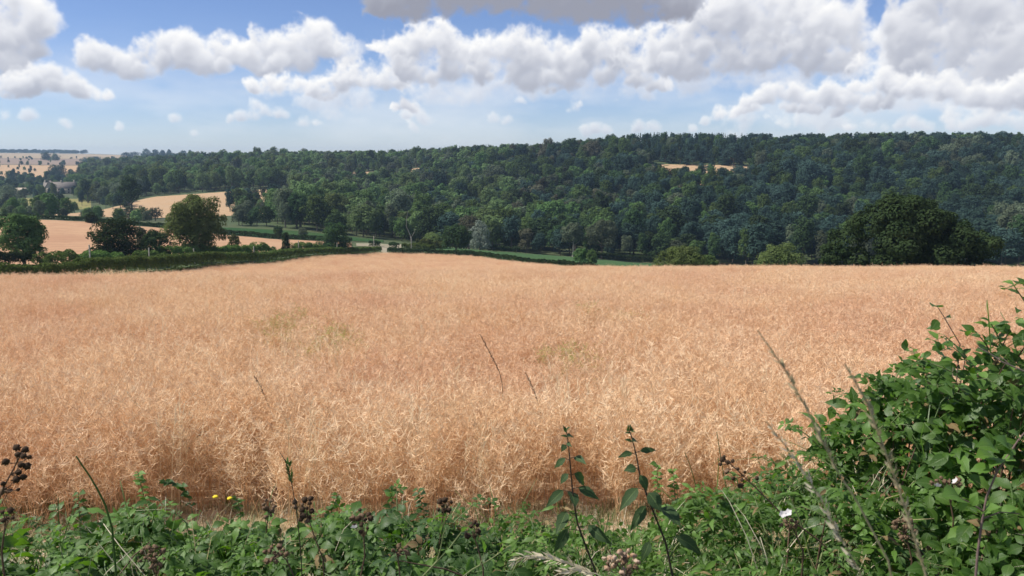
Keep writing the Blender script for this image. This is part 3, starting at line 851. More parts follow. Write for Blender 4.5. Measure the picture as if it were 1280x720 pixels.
def valley_points():
    """hedgerow and garden trees scattered down the valley at left"""
    out = []
    def add(n, u0, u1, y0, y1, seed):
        g = np.random.default_rng(seed)
        for _ in range(n):
            u = g.uniform(u0, u1); Y = g.uniform(y0, y1)
            out.append((T(u) * Y, Y, u))
    add(26, -60, 95, 318, 430, 1); add(14, 50, 132, 372, 410, 51); add(12, 286, 330, 470, 585, 52); add(40, -90, 180, 1300, 2050, 53); add(5, 150, 190, 360, 410, 11); add(15, 296, 345, 362, 430, 2)
    add(13, 296, 352, 452, 560, 12)
    add(14, -60, 118, 470, 520, 3); add(9, 118, 165, 500, 570, 4)
    add(75, -90, 160, 830, 1050, 21); add(40, -90, 110, 1060, 1260, 22); add(22, -90, 62, 650, 760, 23); add(16, 104, 150, 640, 760, 24); add(40, -80, 150, 800, 850, 5); add(26, -80, 60, 800, 830, 6); add(100, -80, 170, 850, 1060, 7)
    add(14, -80, 60, 1150, 1500, 8); add(10, 60, 160, 1300, 1700, 9); add(60, 108, 165, 600, 860, 10); add(5, 44, 62, 700, 770, 41); add(3, 84, 104, 700, 760, 42); add(2, 70, 78, 700, 740, 43); add(26, -80, 150, 1480, 1530, 13); add(20, -80, 200, 2080, 2120, 14)
    return np.array(out)
WP = wood_points(); VP = valley_points()
ALLP = np.concatenate([np.c_[WP, np.zeros(len(WP))], np.c_[VP, np.ones(len(VP))]])
def choose(x, y, u, valley, g):
    """kind, tone and height of a tree from where it stands"""
    q = g.random()
    if valley:
        if y < 460: key = ('round', 'scrub', 'broad', 'scrub')[int(q * 4)] if u < 95 or u > 250 else 'scrub'; tone = ('pale', 'mid', 'bright', 'grey', 'dark', 'pale')[int(g.random() * 6)]
        else: key = ('broad', 'round', 'spread', 'tall')[int(q * 4)]; tone = ('bluish', 'mid', 'dark', 'bluish', 'grey', 'pale')[int(g.random() * 6)]
        sc = g.uniform(0.6, 1.0)
        if y < 330: sc *= 0.62
        if y > 1100: sc *= 0.7
        return key, tone, sc
    drift = math.sin(x * 0.021 + 1.0) + math.sin(y * 0.027 + x * 0.013) + g.normal(0, 0.7)
    if u < 520: tones = ('pale', 'mid', 'dark', 'pale', 'grey', 'mid', 'bright', 'olive', 'pale')  # lighter greens at left put the sunlit look into leaf colour
    elif u < 640: tones = ('mid', 'pale', 'grey', 'mid', 'dark', 'pale', 'bluish', 'mid')
    elif u < 760: tones = ('mid', 'dark', 'grey', 'mid', 'dark', 'bluish', 'brown')
    else: tones = ('bluish', 'dark', 'bluish', 'mid', 'bluish', 'dark', 'bluish', 'grey')  # blue-dark mix puts cloud shadow into the leaf colour of the right wood
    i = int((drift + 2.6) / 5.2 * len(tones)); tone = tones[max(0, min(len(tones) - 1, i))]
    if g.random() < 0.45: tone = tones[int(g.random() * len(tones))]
    top = y > np.interp(u, (200, 480, 620, 760, 820, 1100), (1200, 930, 780, 720, 650, 640))
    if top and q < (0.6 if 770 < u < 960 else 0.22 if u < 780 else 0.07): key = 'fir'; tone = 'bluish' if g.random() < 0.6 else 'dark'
    else: key = ('broad', 'round', 'spread', 'tall', 'ash')[int(q * 5)]
    sc = float(np.clip(0.98 * math.exp(g.normal(0, 0.24)), 0.55, 1.55))
    if key == 'fir': sc = min(sc, 1.1)
    if top: sc = float(np.clip(sc, 0.75, 1.05))
    if 770 < u < 965 and 470 < y < 560: sc = min(sc, 0.98)
    if 430 < u < 540 and 680 < y < 760: sc = min(sc, 1.0)
    return key, tone, sc
def lab(u, y, valley, key, tone):
    c = {'dark': 'dark green', 'mid': 'mid green', 'pale': 'light green', 'grey': 'grey green', 'bluish': 'bluish green', 'brown': 'brownish', 'olive': 'olive green', 'bright': 'bright green'}[tone]
    s = {'broad': 'broad', 'round': 'round', 'spread': 'spreading', 'tall': 'tall narrow', 'ash': 'tall open', 'fir': 'pointed fir', 'scrub': 'low bushy'}[key]
    if valley:
        w = 'between pink field and meadow' if y < 560 and u < 150 else 'below the orange field' if y < 460 else 'around the valley farmhouse' if y < 1070 else 'in the far plateau fields'
        if y < 460 and u >= 282: w = 'right of the orange field'
        elif 452 <= y < 565 and u >= 282: w = 'dotting the right of the orange field'
    else:
        w = ('in the wood foot above the green strip' if u < 500 else 'in the wood foot behind the junction' if u < 640 else 'in the wood foot behind the green field' if u < 830
             else 'low in the wood left of the oak' if u < 1040 else 'low in the wood behind the great oak' if u < 1240 else 'low in the wood at the right edge')
        if u < 372 and y > 600: w = 'along the wood above the orange field'
    return (s, c, w)
ORD = ['leftmost', 'second', 'third', 'fourth', 'fifth', 'sixth', 'seventh', 'eighth', 'ninth', 'tenth', 'eleventh', 'twelfth', 'thirteenth', 'fourteenth', 'fifteenth', 'sixteenth']
INFO = []
g0 = np.random.default_rng(99)
for (x, y, u, vl) in ALLP:
    key, tone, sc = choose(x, y, u, vl, g0)
    INFO.append((key, tone, sc, g0.uniform(0, 6.28), g0.uniform(0.9, 1.12)))
order = np.argsort(ALLP[:, 1])
inview = (ALLP[:, 2] > -30) & (ALLP[:, 2] < 1310)
vis_front = []
NIND = 300
zg_all = ground(ALLP[:, 0], ALLP[:, 1])
single = [i for i in order if inview[i]][:NIND]
sset = set(int(i) for i in single)
members = {}
for i in single:
    members.setdefault(lab(ALLP[i, 2], ALLP[i, 1], ALLP[i, 3], *INFO[i][:2]), []).append(i)
for k in members: members[k].sort(key=lambda i: ALLP[i, 2])
for i in single:
    x, y, u, vl = ALLP[i]; key, tone, sc, yaw, sx = INFO[i]
    k_ = lab(u, y, vl, key, tone); mem = members[k_]; pos = mem.index(i)
    G = f'{k_[1]} {k_[0]} trees {k_[2]}'
    if len(mem) == 1: L = f'{k_[0]} {k_[1]} tree {k_[2]}'
    elif len(mem) <= 16: L = f'{ORD[pos]} {k_[0]} {k_[1]} tree from left {k_[2]}' if pos else f'leftmost {k_[0]} {k_[1]} tree {k_[2]}'
    else: L = f'one of many {k_[0]} {k_[1]} trees {k_[2]}'
    e = empty('bushy_tree' if key == 'scrub' else 'woodland_tree', (x, y, zg_all[i] - 0.15), L, 'tree', G)
    e.rotation_euler = (0, 0, yaw); e.scale = (sc * sx, sc * sx, sc)
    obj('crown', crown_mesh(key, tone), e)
    obj('trunk', KIND[key]['trunk'], e)

# ---- the rest of the wood is one mass
def instancer(name, pts, rot, scl, idx, sources):
    """one object whose geometry nodes set a copy of a source on every point"""
    c = bpy.data.collections.new(name + '_kinds')
    for k, me in enumerate(sources):
        c.objects.link(bpy.data.objects.new('%s_kind_%02d' % (name, k), me))
    me = bpy.data.meshes.new(name)
    me.vertices.add(len(pts)); me.vertices.foreach_set('co', np.asarray(pts, np.float32).ravel())
    for nm, tp, arr in (('rot', 'FLOAT_VECTOR', rot), ('scl', 'FLOAT_VECTOR', scl)):
        a = me.attributes.new(nm, tp, 'POINT'); a.data.foreach_set('vector', np.asarray(arr, np.float32).ravel())
    a = me.attributes.new('idx', 'INT', 'POINT'); a.data.foreach_set('value', np.asarray(idx, np.int32))
    o = obj(name, me)
    ng = bpy.data.node_groups.new(name, 'GeometryNodeTree')
    ng.interface.new_socket('Geometry', in_out='INPUT', socket_type='NodeSocketGeometry')
    ng.interface.new_socket('Geometry', in_out='OUTPUT', socket_type='NodeSocketGeometry')
    gi = ng.nodes.new('NodeGroupInput'); go = ng.nodes.new('NodeGroupOutput')
    ci = ng.nodes.new('GeometryNodeCollectionInfo')
    ci.inputs['Collection'].default_value = c
    ci.inputs['Separate Children'].default_value = True
    ci.inputs['Reset Children'].default_value = True
    ip = ng.nodes.new('GeometryNodeInstanceOnPoints')
    ip.inputs['Pick Instance'].default_value = True
    def at(nm, tp):
        n = ng.nodes.new('GeometryNodeInputNamedAttribute'); n.data_type = tp; n.inputs[0].default_value = nm
        return n.outputs[0]
    er = ng.nodes.new('FunctionNodeEulerToRotation')
    L = ng.links.new
    L(at('rot', 'FLOAT_VECTOR'), er.inputs[0])
    L(gi.outputs[0], ip.inputs['Points']); L(ci.outputs[0], ip.inputs['Instance'])
    L(at('idx', 'INT'), ip.inputs['Instance Index']); L(er.outputs[0], ip.inputs['Rotation']); L(at('scl', 'FLOAT_VECTOR'), ip.inputs['Scale'])
    L(ip.outputs[0], go.inputs[0])
    md = o.modifiers.new('scatter', 'NODES'); md.node_group = ng
    return tag(o, kind='stuff')
combos = {}; srcs = []
rest = [i for i in range(len(ALLP)) if i not in sset]
idx = []
for i in rest:
    c = INFO[i][:2]
    if c not in combos:
        combos[c] = len(srcs)
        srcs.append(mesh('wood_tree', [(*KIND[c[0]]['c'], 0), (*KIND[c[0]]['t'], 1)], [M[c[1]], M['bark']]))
    idx.append(combos[c])
rp = np.c_[ALLP[rest, 0], ALLP[rest, 1], zg_all[rest] - 0.15]
rs = np.array([(INFO[i][2] * INFO[i][4], INFO[i][2] * INFO[i][4], INFO[i][2]) for i in rest])
rr = np.array([(0, 0, INFO[i][3]) for i in rest])
tag(instancer('wood', rp, rr, rs, idx, srcs), 'dense mixed wood covering the far hillside', 'wood')
# far tree line on the horizon
def tree_line(name, u0, u1, Y0, Y1, n, seed):
    g = np.random.default_rng(seed)
    u = g.uniform(u0, u1, n); Y = g.uniform(Y0, Y1, n); X = np.array([T(a) for a in u]) * Y
    s = g.uniform(0.8, 1.5, n)
    return instancer(name, np.c_[X, Y, ground(X, Y) - 1], np.c_[np.zeros(n), np.zeros(n), g.uniform(0, 6.28, n)], np.c_[s * 1.5, s * 1.5, s], g.integers(0, 2, n),
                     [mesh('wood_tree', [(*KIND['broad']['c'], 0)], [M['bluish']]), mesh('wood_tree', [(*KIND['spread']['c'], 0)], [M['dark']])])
tag(tree_line('distant_wood', -220, 118, 3320, 3480, 330, 3), 'thin blue line of woods along the far left horizon', 'wood')
tag(tree_line('distant_spinney', 186, 262, 2090, 2180, 90, 4), 'low dark blue wood under the skyline trees', 'wood')

# ------------------------------------------------------------------ hedges
def hedge(path, h, w, tone, label, seed, dens=26, leaf=0.34, name='hedge', group=None, ragged=0.18):
    g = np.random.default_rng(seed)
    pts = np.array([tuple(GP(u, Y)) for u, Y in path])
    seg = np.linalg.norm(np.diff(pts[:, :2], axis=0), axis=1); cum = np.r_[0, np.cumsum(seg)]; Ltot = cum[-1]
    n = int(Ltot * dens * 2.6 * (h + w))
    s = g.uniform(0, Ltot, n)
    X = np.interp(s, cum, pts[:, 0]); Y = np.interp(s, cum, pts[:, 1])
    dx = np.interp(s + 0.5, cum, pts[:, 0]) - np.interp(s - 0.5, cum, pts[:, 0]); dy = np.interp(s + 0.5, cum, pts[:, 1]) - np.interp(s - 0.5, cum, pts[:, 1])
    dl = np.hypot(dx, dy) + 1e-6; px, py = -dy / dl, dx / dl
    th = g.uniform(-0.25, math.pi + 0.25, n)
    rad = 1 - np.abs(g.normal(0, 0.14, n))
    lump = 1 + ragged * (np.sin(s * 0.9 + seed) * np.sin(s * 0.37) + 0.6 * np.sin(s * 2.3 + 2 * seed)) * 0.6
    ex = 0.45
    cx = np.sign(np.cos(th)) * np.abs(np.cos(th)) ** ex; cz = np.sign(np.sin(th)) * np.abs(np.sin(th)) ** ex
    off = cx * rad * w / 2 * lump; hz = np.maximum(cz, -0.2) * rad * h * 0.62 * lump + h * 0.38
    C = np.c_[X + px * off, Y + py * off, ground(X, Y) + hz]
    nn = np.c_[px * np.cos(th), py * np.cos(th), np.sin(th)] * 0.7 + g.normal(size=(n, 3)) * 0.35
    nn /= np.linalg.norm(nn, axis=1, keepdims=True)
    c0 = pts[len(pts) // 2]
    v, f = leaf_quads(C - c0, nn, leaf, g)
    e = empty(name, c0, label, 'hedge' if name == 'hedge' else 'bush', group)
    obj('foliage', mesh('foliage', [(v, f, 0)], [M[tone]]), e)
    tp = []
    for k in range(max(3, int(Ltot / 2.5))):
        q = g.uniform(0, Ltot); bx = np.interp(q, cum, pts[:, 0]); by = np.interp(q, cum, pts[:, 1]); bz = gz(bx, by)
        b = np.array([bx, by, bz]) - c0
        tp.append(tube([b + (0, 0, -0.1), b + (g.normal(0, 0.15), g.normal(0, 0.15), h * 0.5), b + (g.normal(0, 0.3), g.normal(0, 0.3), h * 0.85)], [0.06, 0.045, 0.02], 4))
    st = obj('stem', mesh('stem', [(*join(tp), 0)], [M['bark']]), e); st['kind'] = 'stuff'
    return e
hedge([(-120, 98), (0, 99), (100, 108), (200, 132), (275, 157)], 3.6, 2.8, 'hedge', 'long clipped green hedge along the left edge of the crop, nearest part', 201, 40, 0.26)
hedge([(275, 158), (345, 189), (374, 203)], 3.3, 2.8, 'hedge', 'clipped green hedge along the crop, middle part below the slim tree', 202, 34, 0.28)
hedge([(372, 204), (420, 228), (455, 246), (474, 256)], 2.7, 2.4, 'hedge', 'clipped green hedge running up to the field gateway', 203, 30, 0.30)
hedge([(-80, 136), (0, 139), (45, 141)], 3.6, 2.8, 'hedge_dark', 'dark square clipped hedge at the far left under the rounded tree', 204, 34, 0.28)
hedge([(48, 139), (75, 139), (98, 140)], 3.2, 3.6, 'hedge', 'loose bright hedge between the first two field trees', 205, 30, 0.30, ragged=0.5)
hedge([(96, 143), (120, 145), (150, 149)], 3.0, 3.4, 'hedge', 'loose green hedge in front of the broad black tree', 206, 30, 0.30, ragged=0.4)
hedge([(172, 150), (202, 156)], 3.0, 3.2, 'hedge', 'rounded bush of hedge under the small dark tree', 207, 30, 0.30, name='bush', ragged=0.4)
hedge([(206, 160), (232, 166), (270, 179)], 3.5, 3.6, 'hedge', 'green hedge at the foot of the tallest spreading tree', 208, 30, 0.30, ragged=0.4)
hedge([(272, 180), (300, 190), (330, 204)], 3.6, 3.6, 'hedge', 'loose hedge right of the tallest spreading tree', 209, 28, 0.32, ragged=0.4)
hedge([(331, 212), (340, 216)], 2.2, 2.6, 'hedge', 'small round bush left of the slim upright tree', 210, 28, 0.32, name='bush', ragged=0.4)
hedge([(368, 216), (385, 222), (404, 228)], 3.3, 3.6, 'hedge', 'swelling bright hedge between the slim and the round trees', 211, 28, 0.32, ragged=0.5)
hedge([(428, 240), (445, 252), (462, 262)], 1.9, 2.4, 'hedge', 'low hedge right of the round dark tree', 212, 24, 0.34, ragged=0.4)
hedge([(-140, 287), (0, 290), (120, 293), (200, 303)], 1.7, 2.0, 'hedge_dark', 'thin dark hedge along the top of the pink field', 213, 18, 0.42)
hedge([(200, 303), (300, 303), (345, 301), (400, 299), (440, 297)], 2.0, 2.2, 'hedge_dark', 'dark hedge dividing the pink field from the dark green strip', 214, 18, 0.42)
hedge([(462, 284), (476, 284)], 2.2, 2.4, 'hedge_dark', 'little dark hedge on the left of the sandy track', 215, 24, 0.36)
hedge([(488, 280), (498, 279)], 2.4, 2.6, 'hedge_dark', 'small dark bush right of the sandy track', 216, 24, 0.36, name='bush')
hedge([(504, 278), (520, 277), (540, 274)], 2.2, 2.6, 'hedge', 'light green hedge behind the dark hedge by the junction', 217, 24, 0.36, ragged=0.4)
hedge([(522, 290), (545, 288), (560, 286)], 3.0, 3.0, 'olive', 'pale overgrown hedge in front of the wide olive bush', 218, 22, 0.38, ragged=0.5)
hedge([(486, 259), (540, 256), (600, 250), (650, 228)], 2.1, 2.0, 'hedge_dark', 'long dark hedge behind the far edge of the crop', 219, 26, 0.34)
hedge([(652, 227), (700, 208), (745, 190)], 1.8, 2.0, 'hedge_dark', 'dark hedge below the green field, lower right stretch', 220, 26, 0.34, ragged=0.4)
hedge([(748, 189), (775, 184), (806, 180)], 1.3, 1.8, 'hedge', 'low gappy hedge dropping behind the crest of the crop', 221, 20, 0.34, ragged=0.7)
hedge([(740, 318), (780, 320), (822, 318)], 3.0, 3.0, 'hedge_dark', 'dark thick hedge at the back of the green field', 222, 20, 0.42)
hedge([(600, 318), (630, 320), (650, 320)], 2.4, 2.6, 'hedge_dark', 'dark scrub hedge left of the pale trunked tree', 223, 18, 0.42, ragged=0.4)

# ------------------------------------------------------------------ posts along the lane
M['post'] = solid('weathered_post', (0.36, 0.33, 0.27), (0.50, 0.46, 0.38), nscale=6)
post_spec = [(113, 306, 331, 128, 'leftmost pale post, half hidden before the broad black tree'), (187, 310, 335, 148, 'pale post in front of the small dark tree'), (243, 311, 328, 165, 'pale post under the tallest spreading tree'),
             (318, 308, 320, 190, 'pale post near the end of the loose hedge'), (374, 301, 318, 208, 'pale post beside the swelling bright hedge'), (422, 303, 315, 232, 'pale post in front of the round dark tree'),
             (468, 295, 313, 262, 'tall pale post left of the field gateway'), (514.5, 296, 314, 270, 'tall pale post right of the field gateway')]
for u, vt, vb, Y, lb in post_spec:
    g = GP(u, Y); top = P(u, vt, Y).z; h = top - g.z
    e = empty('lane_post', g, lb, 'post', 'pale posts along the lane')
    v, f = tube([(0, 0, -0.3), (0, 0, h * 0.5), (0.02, 0, h - 0.12), (0.02, 0, h)], [0.13, 0.12, 0.11, 0.08], 8)
    obj('pole', smooth(mesh('pole', [(v, f, 0)], [M['post']])), e)
    v, f = tube([(0, 0, h), (0, 0, h + 0.05)], [0.15, 0.02], 8)
    obj('cap', mesh('cap', [(v, f, 0)], [M['post']]), e)
v = None

# ------------------------------------------------------------------ farm buildings
M['stone'] = solid('limestone', (0.30, 0.265, 0.21), (0.39, 0.345, 0.275), nscale=1.2, bump=0.05)
M['slate'] = solid('stone_tiles', (0.15, 0.13, 0.115), (0.22, 0.195, 0.17), nscale=0.8, bump=0.05)
M['paleroof'] = solid('pale_roof', (0.50, 0.40, 0.30), (0.60, 0.50, 0.39), nscale=0.8)
M['glass'] = solid('dark_glass', (0.03, 0.035, 0.04), (0.05, 0.055, 0.06), rough=0.15)
def boxv(x0, x1, y0, y1, z0, z1):
    V = np.array([(x0,y0,z0),(x1,y0,z0),(x1,y1,z0),(x0,y1,z0),(x0,y0,z1),(x1,y0,z1),(x1,y1,z1),(x0,y1,z1)], float)
    return V, np.array([(0,3,2,1),(4,5,6,7),(0,1,5,4),(1,2,6,5),(2,3,7,6),(3,0,4,7)])
def gable(x0, x1, y0, y1, z0, zr, t=0.3, over=0.4, along='x'):
    """roof of two slopes with real thickness; ridge along x or y"""
    if along == 'x':
        ym = (y0 + y1) / 2
        A = [(x0-over,y0-over,z0-0.2),(x1+over,y0-over,z0-0.2),(x1+over,ym,zr),(x0-over,ym,zr),(x1+over,y1+over,z0-0.2),(x0-over,y1+over,z0-0.2)]
    else:
        xm = (x0 + x1) / 2
        A = [(x0-over,y1+over,z0-0.2),(x0-over,y0-over,z0-0.2),(xm,y0-over,zr),(xm,y1+over,zr),(x1+over,y0-over,z0-0.2),(x1+over,y1+over,z0-0.2)]
    A = np.array(A, float); B = A + (0, 0, t)
    V = np.concatenate([A, B])
    Fq = [(6,7,8,9),(9,8,10,11),(3,2,1,0),(5,4,2,3),(0,1,7,6),(1,2,8,7),(2,4,10,8),(4,5,11,10),(5,3,9,11),(3,0,6,9)]
    return V, np.array(Fq)
def wall_block(x0, x1, y0, y1, h, zr, along='x'):
    V, Fq = boxv(x0, x1, y0, y1, -0.6, h)
    if along == 'x':
        ym = (y0 + y1) / 2
        G = np.array([(x0,y0,h),(x0,y1,h),(x0,ym,zr),(x1,y0,h),(x1,y1,h),(x1,ym,zr)], float)
    else:
        xm = (x0 + x1) / 2
        G = np.array([(x0,y1,h),(x1,y1,h),(xm,y1,zr),(x0,y0,h),(x1,y0,h),(xm,y0,zr)], float)
    tri = np.array([(0,1,2),(3,5,4)])
    return [(V, Fq, 0), (G, tri, 0)]
def house(name, u, Y, label, blocks, roofmat, wins, chims, yaw):
    g = GP(u, Y)
    e = empty(name, g, label, 'house'); e.rotation_euler = (0, 0, yaw)
    for (x0, x1, y0, y1, h, zr, al) in blocks:
        obj('wall', mesh('wall', wall_block(x0, x1, y0, y1, h, zr, al), [M['stone']]), e)
        obj('roof', mesh('roof', [(*gable(x0, x1, y0, y1, h, zr, along=al), 0)], [M[roofmat]]), e)
    for (x, y, z0, z1) in chims:
        obj('chimney', mesh('chimney', [(*boxv(x-0.5, x+0.5, y-0.5, y+0.5, z0, z1), 0)], [M['stone']]), e)
    for (x, z, w, h, y) in wins:
        o = obj('window', mesh('window', [(*boxv(x-w/2, x+w/2, y-0.08, y+0.06, z, z+h), 0)], [M['slate']]), e)
        obj('pane', mesh('pane', [(*boxv(x-w/2+0.12, x+w/2-0.12, y-0.10, y-0.081, z+0.12, z+h-0.12), 0)], [M['glass']]), o)
house('farmhouse', 82, 790, 'grey roofed stone farmhouse among trees in the left valley', [(-15, 14, 0, 9, 5.5, 11.5, 'x'), (-11, -3, -4, 0.02, 6, 13, 'y'), (14.02, 22, 1.5, 8, 3.5, 7.5, 'x')], 'slate',
      [(x, z, 1.5, 1.8, y) for x, z, y in ((-9, 1, -4.0), (-5, 1, -4.0), (-7, 4, -4.0), (0, 1, 0), (4, 1, 0), (9, 1, 0), (0, 3.4, 0), (4, 3.4, 0), (9, 3.4, 0))], [(-14, 4.5, 9, 13.6), (13, 4.5, 9, 13.6), (1, 4.5, 10, 13.4)], 0.12)
house('barn', 119, 760, 'pale roofed barn right of the grey stone farmhouse', [(-8, 8, 0, 8, 4.0, 8.0, 'x')], 'paleroof', [(-4, 1, 1.6, 1.8, 0), (4, 1, 1.6, 1.8, 0)], [], -0.2)
house('cottage', 36, 770, 'small pale cottage left of the farmhouse behind the meadow', [(-6, 6, 0, 6, 3.6, 6.6, 'x')], 'paleroof', [(-3, 1, 1.2, 1.4, 0), (3, 1, 1.2, 1.4, 0)], [(5, 3, 5, 8)], 0.3)

# ------------------------------------------------------------------ crop
def plant_clump(seed, plants, size, hgt, podmat, fine=True):
    g = np.random.default_rng(seed)
    pods, stems = [], []
    for _ in range(plants):
        bx, by = g.uniform(-size / 2, size / 2, 2)
        h = hgt * g.uniform(0.82, 1.1)
        lean = g.normal(0, 0.17, 2) * h + np.array([0.06, -0.02]) * h
        sd = g.normal(size=3); sd[2] = 0; sd /= np.linalg.norm(sd)
        p0 = np.array([bx, by, 0.0]); p1 = p0 + np.array([lean[0] * 0.3, lean[1] * 0.3, h * 0.5]); p2 = p0 + np.array([lean[0], lean[1], h])
        stems.append(ribbon([p0, p1, p2], [0.006, 0.005, 0.003], sd))
        nb = g.integers(7, 10)
        for b in range(nb):
            f = g.uniform(0.22, 0.95); a = g.uniform(0, 6.28)
            q0 = p0 + (p2 - p0) * f; ln = g.uniform(0.2, 0.42) * (1.25 - 0.5 * f)
            d = np.array([math.cos(a) * 0.42, math.sin(a) * 0.42, 0.9]); d /= np.linalg.norm(d)
            q1 = q0 + d * ln * 0.5 + (0, 0, -0.01); q2 = q0 + d * ln + np.array([math.cos(a), math.sin(a), -0.35]) * ln * 0.18
            sd2 = np.cross(d, g.normal(size=3)); sd2 /= np.linalg.norm(sd2)
            stems.append(ribbon([q0, q1, q2], [0.005, 0.004, 0.002], sd2))
            for k in range(g.integers(8, 12)):
                s = g.uniform(0.3, 1.0); r0 = q0 + (q2 - q0) * s
                aa = g.uniform(0, 6.28); up = g.uniform(-0.25, 1.3)
                dd = np.array([math.cos(aa), math.sin(aa), up]); dd /= np.linalg.norm(dd)
                pl = g.uniform(0.055, 0.115)
                r1 = r0 + dd * pl * 0.5; r2 = r1 + (dd + np.array([0, 0, g.uniform(-0.15, 0.55)])) * pl * 0.5
                s3 = np.cross(dd, g.normal(size=3)); s3 /= np.linalg.norm(s3) + 1e-9
                pods.append(ribbon([r0, r1, r2], [0.0035, 0.0060, 0.0018], s3))
    return mesh('crop_clump', [(*join(pods), 0), (*join(stems), 1)], [M[podmat], M['stalks']])
def straw_clump(seed):
    """bleached upright straws standing over the pods"""
    g = np.random.default_rng(seed); ps = []
    for _ in range(9):
        b = np.r_[g.uniform(-0.25, 0.25, 2), 0]; h = g.uniform(0.8, 1.22); l = np.r_[g.normal(0, 0.12, 2), 0]
        sd = g.normal(size=3); sd[2] = 0; sd /= np.linalg.norm(sd)
        ps.append(ribbon([b, b + l * 0.3 + (0, 0, h * 0.5), b + l + (0, 0, h), b + l * 1.5 + (0, 0, h * 1.06)], [0.008, 0.007, 0.006, 0.002], sd))
        for k in range(14):
            f = g.uniform(0.6, 1.0); p = b + l * f + (0, 0, h * f); a = g.uniform(0, 6.28); d = np.array([math.cos(a) * 0.5, math.sin(a) * 0.5, 0.8])
            s3 = np.cross(d, g.normal(size=3)); s3 /= np.linalg.norm(s3)
            ps.append(ribbon([p, p + d * 0.04, p + d * 0.08], [0.003, 0.008, 0.002], s3))
    return mesh('straw_clump', [(*join(ps), 0)], [M['bleached']])
M['bleached'] = straw('bleached_straw', (0.80, 0.66, 0.44), (0.92, 0.80, 0.58), (0.85, 0.70, 0.46))
def build_crop():
    srcs = [plant_clump(300 + k, 11, 0.62, 1.02, 'pods') for k in range(7)] + [plant_clump(320 + k, 9, 0.62, 0.98, 'green_pods') for k in range(2)] + [straw_clump(330), straw_clump(331)]
    g = np.random.default_rng(17)
    pts, scl, idx = [], [], []
    cf = np.array(CROP_FAR, float)
    for (y0, y1, s, sc) in ((6.7, 9.6, 0.30, 0.9), (9.6, 30, 0.46, 1.0), (30, 60, 0.56, 1.15), (60, 115, 0.72, 1.35), (115, 262, 1.05, 1.7)):
        xm = 0.80 * y1 + 2
        X, Y = np.meshgrid(np.arange(-xm, xm, s), np.arange(y0, y1, s))
        X = (X + g.uniform(-0.5, 0.5, X.shape) * s).ravel(); Y = (Y + g.uniform(-0.5, 0.5, Y.shape) * s).ravel()
        u = X / Y * F * 0.992 + 640
        k = (np.abs(X) < 0.76 * Y + 2.5) & (Y < np.interp(u, cf[:, 0], cf[:, 1]) - 0.4) & (Y >= y0) & (Y > 7.0 + 0.30 * np.sin(X * 1.7) + 0.2 * np.sin(X * 4.1))
        X, Y = X[k], Y[k]
        pts.append(np.c_[X, Y, ground(X, Y)])
        hz = g.uniform(0.84, 1.12, len(X)) * (1 + 0.05 * np.sin(X * 0.8 + np.sin(Y * 0.5)))
        scl.append(np.c_[np.full(len(X), sc), np.full(len(X), sc), hz])
        green = (np.sin(X * 0.55 + 0.7) * np.sin(Y * 0.38 + 0.3 * X) > 0.80) & (Y < 20) & (g.random(len(X)) < 0.4)
        green |= (np.hypot(X - 0.95, (Y - 12.2) * 0.8) < 0.5)
        straws = g.random(len(X)) < np.where(Y < 14, 0.08, 0.04)
        idx.append(np.where(straws & ~green, g.integers(9, 11, len(X)), np.where(green, g.integers(7, 9, len(X)), g.integers(0, 7, len(X)))))
    pts = np.concatenate(pts); scl = np.concatenate(scl); idx = np.concatenate(idx)
    rot = np.c_[g.normal(0, 0.05, len(pts)), g.normal(0, 0.05, len(pts)), g.uniform(0, 6.28, len(pts))]
    tag(instancer('ripe_crop', pts, rot, scl, idx, srcs), 'tall ripe tan crop of dry pods filling the field', 'crop')
build_crop()

# ------------------------------------------------------------------ foreground hedge
M['bramble'] = leaf_mat('bramble_leaf', (0.03, 0.08, 0.01), (0.088, 0.172, 0.02), (0.15, 0.33, 0.012))
M['bramble_dk'] = leaf_mat('bramble_leaf_dark', (0.022, 0.06, 0.01), (0.056, 0.125, 0.018), (0.1, 0.25, 0.012))
M['shrub'] = leaf_mat('shrub_leaf', (0.026, 0.074, 0.011), (0.074, 0.15, 0.02), (0.12, 0.28, 0.012), rough=0.46)
M['fresh'] = leaf_mat('fresh_leaf', (0.095, 0.200, 0.030), (0.150, 0.270, 0.045), (0.20, 0.42, 0.04), rough=0.5)
M['nettle'] = leaf_mat('nettle_leaf', (0.026, 0.058, 0.018), (0.044, 0.084, 0.024), (0.06, 0.13, 0.02), rough=0.7, trans=0.25)
M['cane'] = solid('bramble_cane', (0.09, 0.05, 0.04), (0.15, 0.10, 0.06), nscale=30, rough=0.6)
M['greencane'] = solid('green_cane', (0.12, 0.16, 0.06), (0.20, 0.22, 0.10), nscale=30, rough=0.6)
M['darkstem'] = solid('nettle_stem', (0.035, 0.030, 0.025), (0.060, 0.045, 0.032), nscale=30, rough=0.7)
M['berry'] = solid('dried_berry', (0.030, 0.019, 0.012), (0.080, 0.050, 0.030), nscale=160, rough=0.95)
M['berry_brown'] = solid('withered_flower', (0.10, 0.062, 0.036), (0.22, 0.145, 0.09), nscale=160, rough=0.8)
M['berry_pale'] = solid('faded_flower', (0.26, 0.12, 0.05), (0.52, 0.42, 0.32), nscale=55, rough=0.8)
M['petal'] = solid('white_petal', (0.72, 0.68, 0.68), (0.82, 0.79, 0.78), nscale=60, trans=0.3)
M['strawgrass'] = solid('seeding_grass', (0.34, 0.29, 0.17), (0.48, 0.42, 0.27), nscale=40, trans=0.25)
M['palestraw'] = solid('bleached_grass', (0.55, 0.48, 0.34), (0.68, 0.61, 0.46), nscale=40, trans=0.2)
M['greengrass'] = solid('green_grass', (0.06, 0.13, 0.03), (0.11, 0.19, 0.05), nscale=12, trans=0.35)
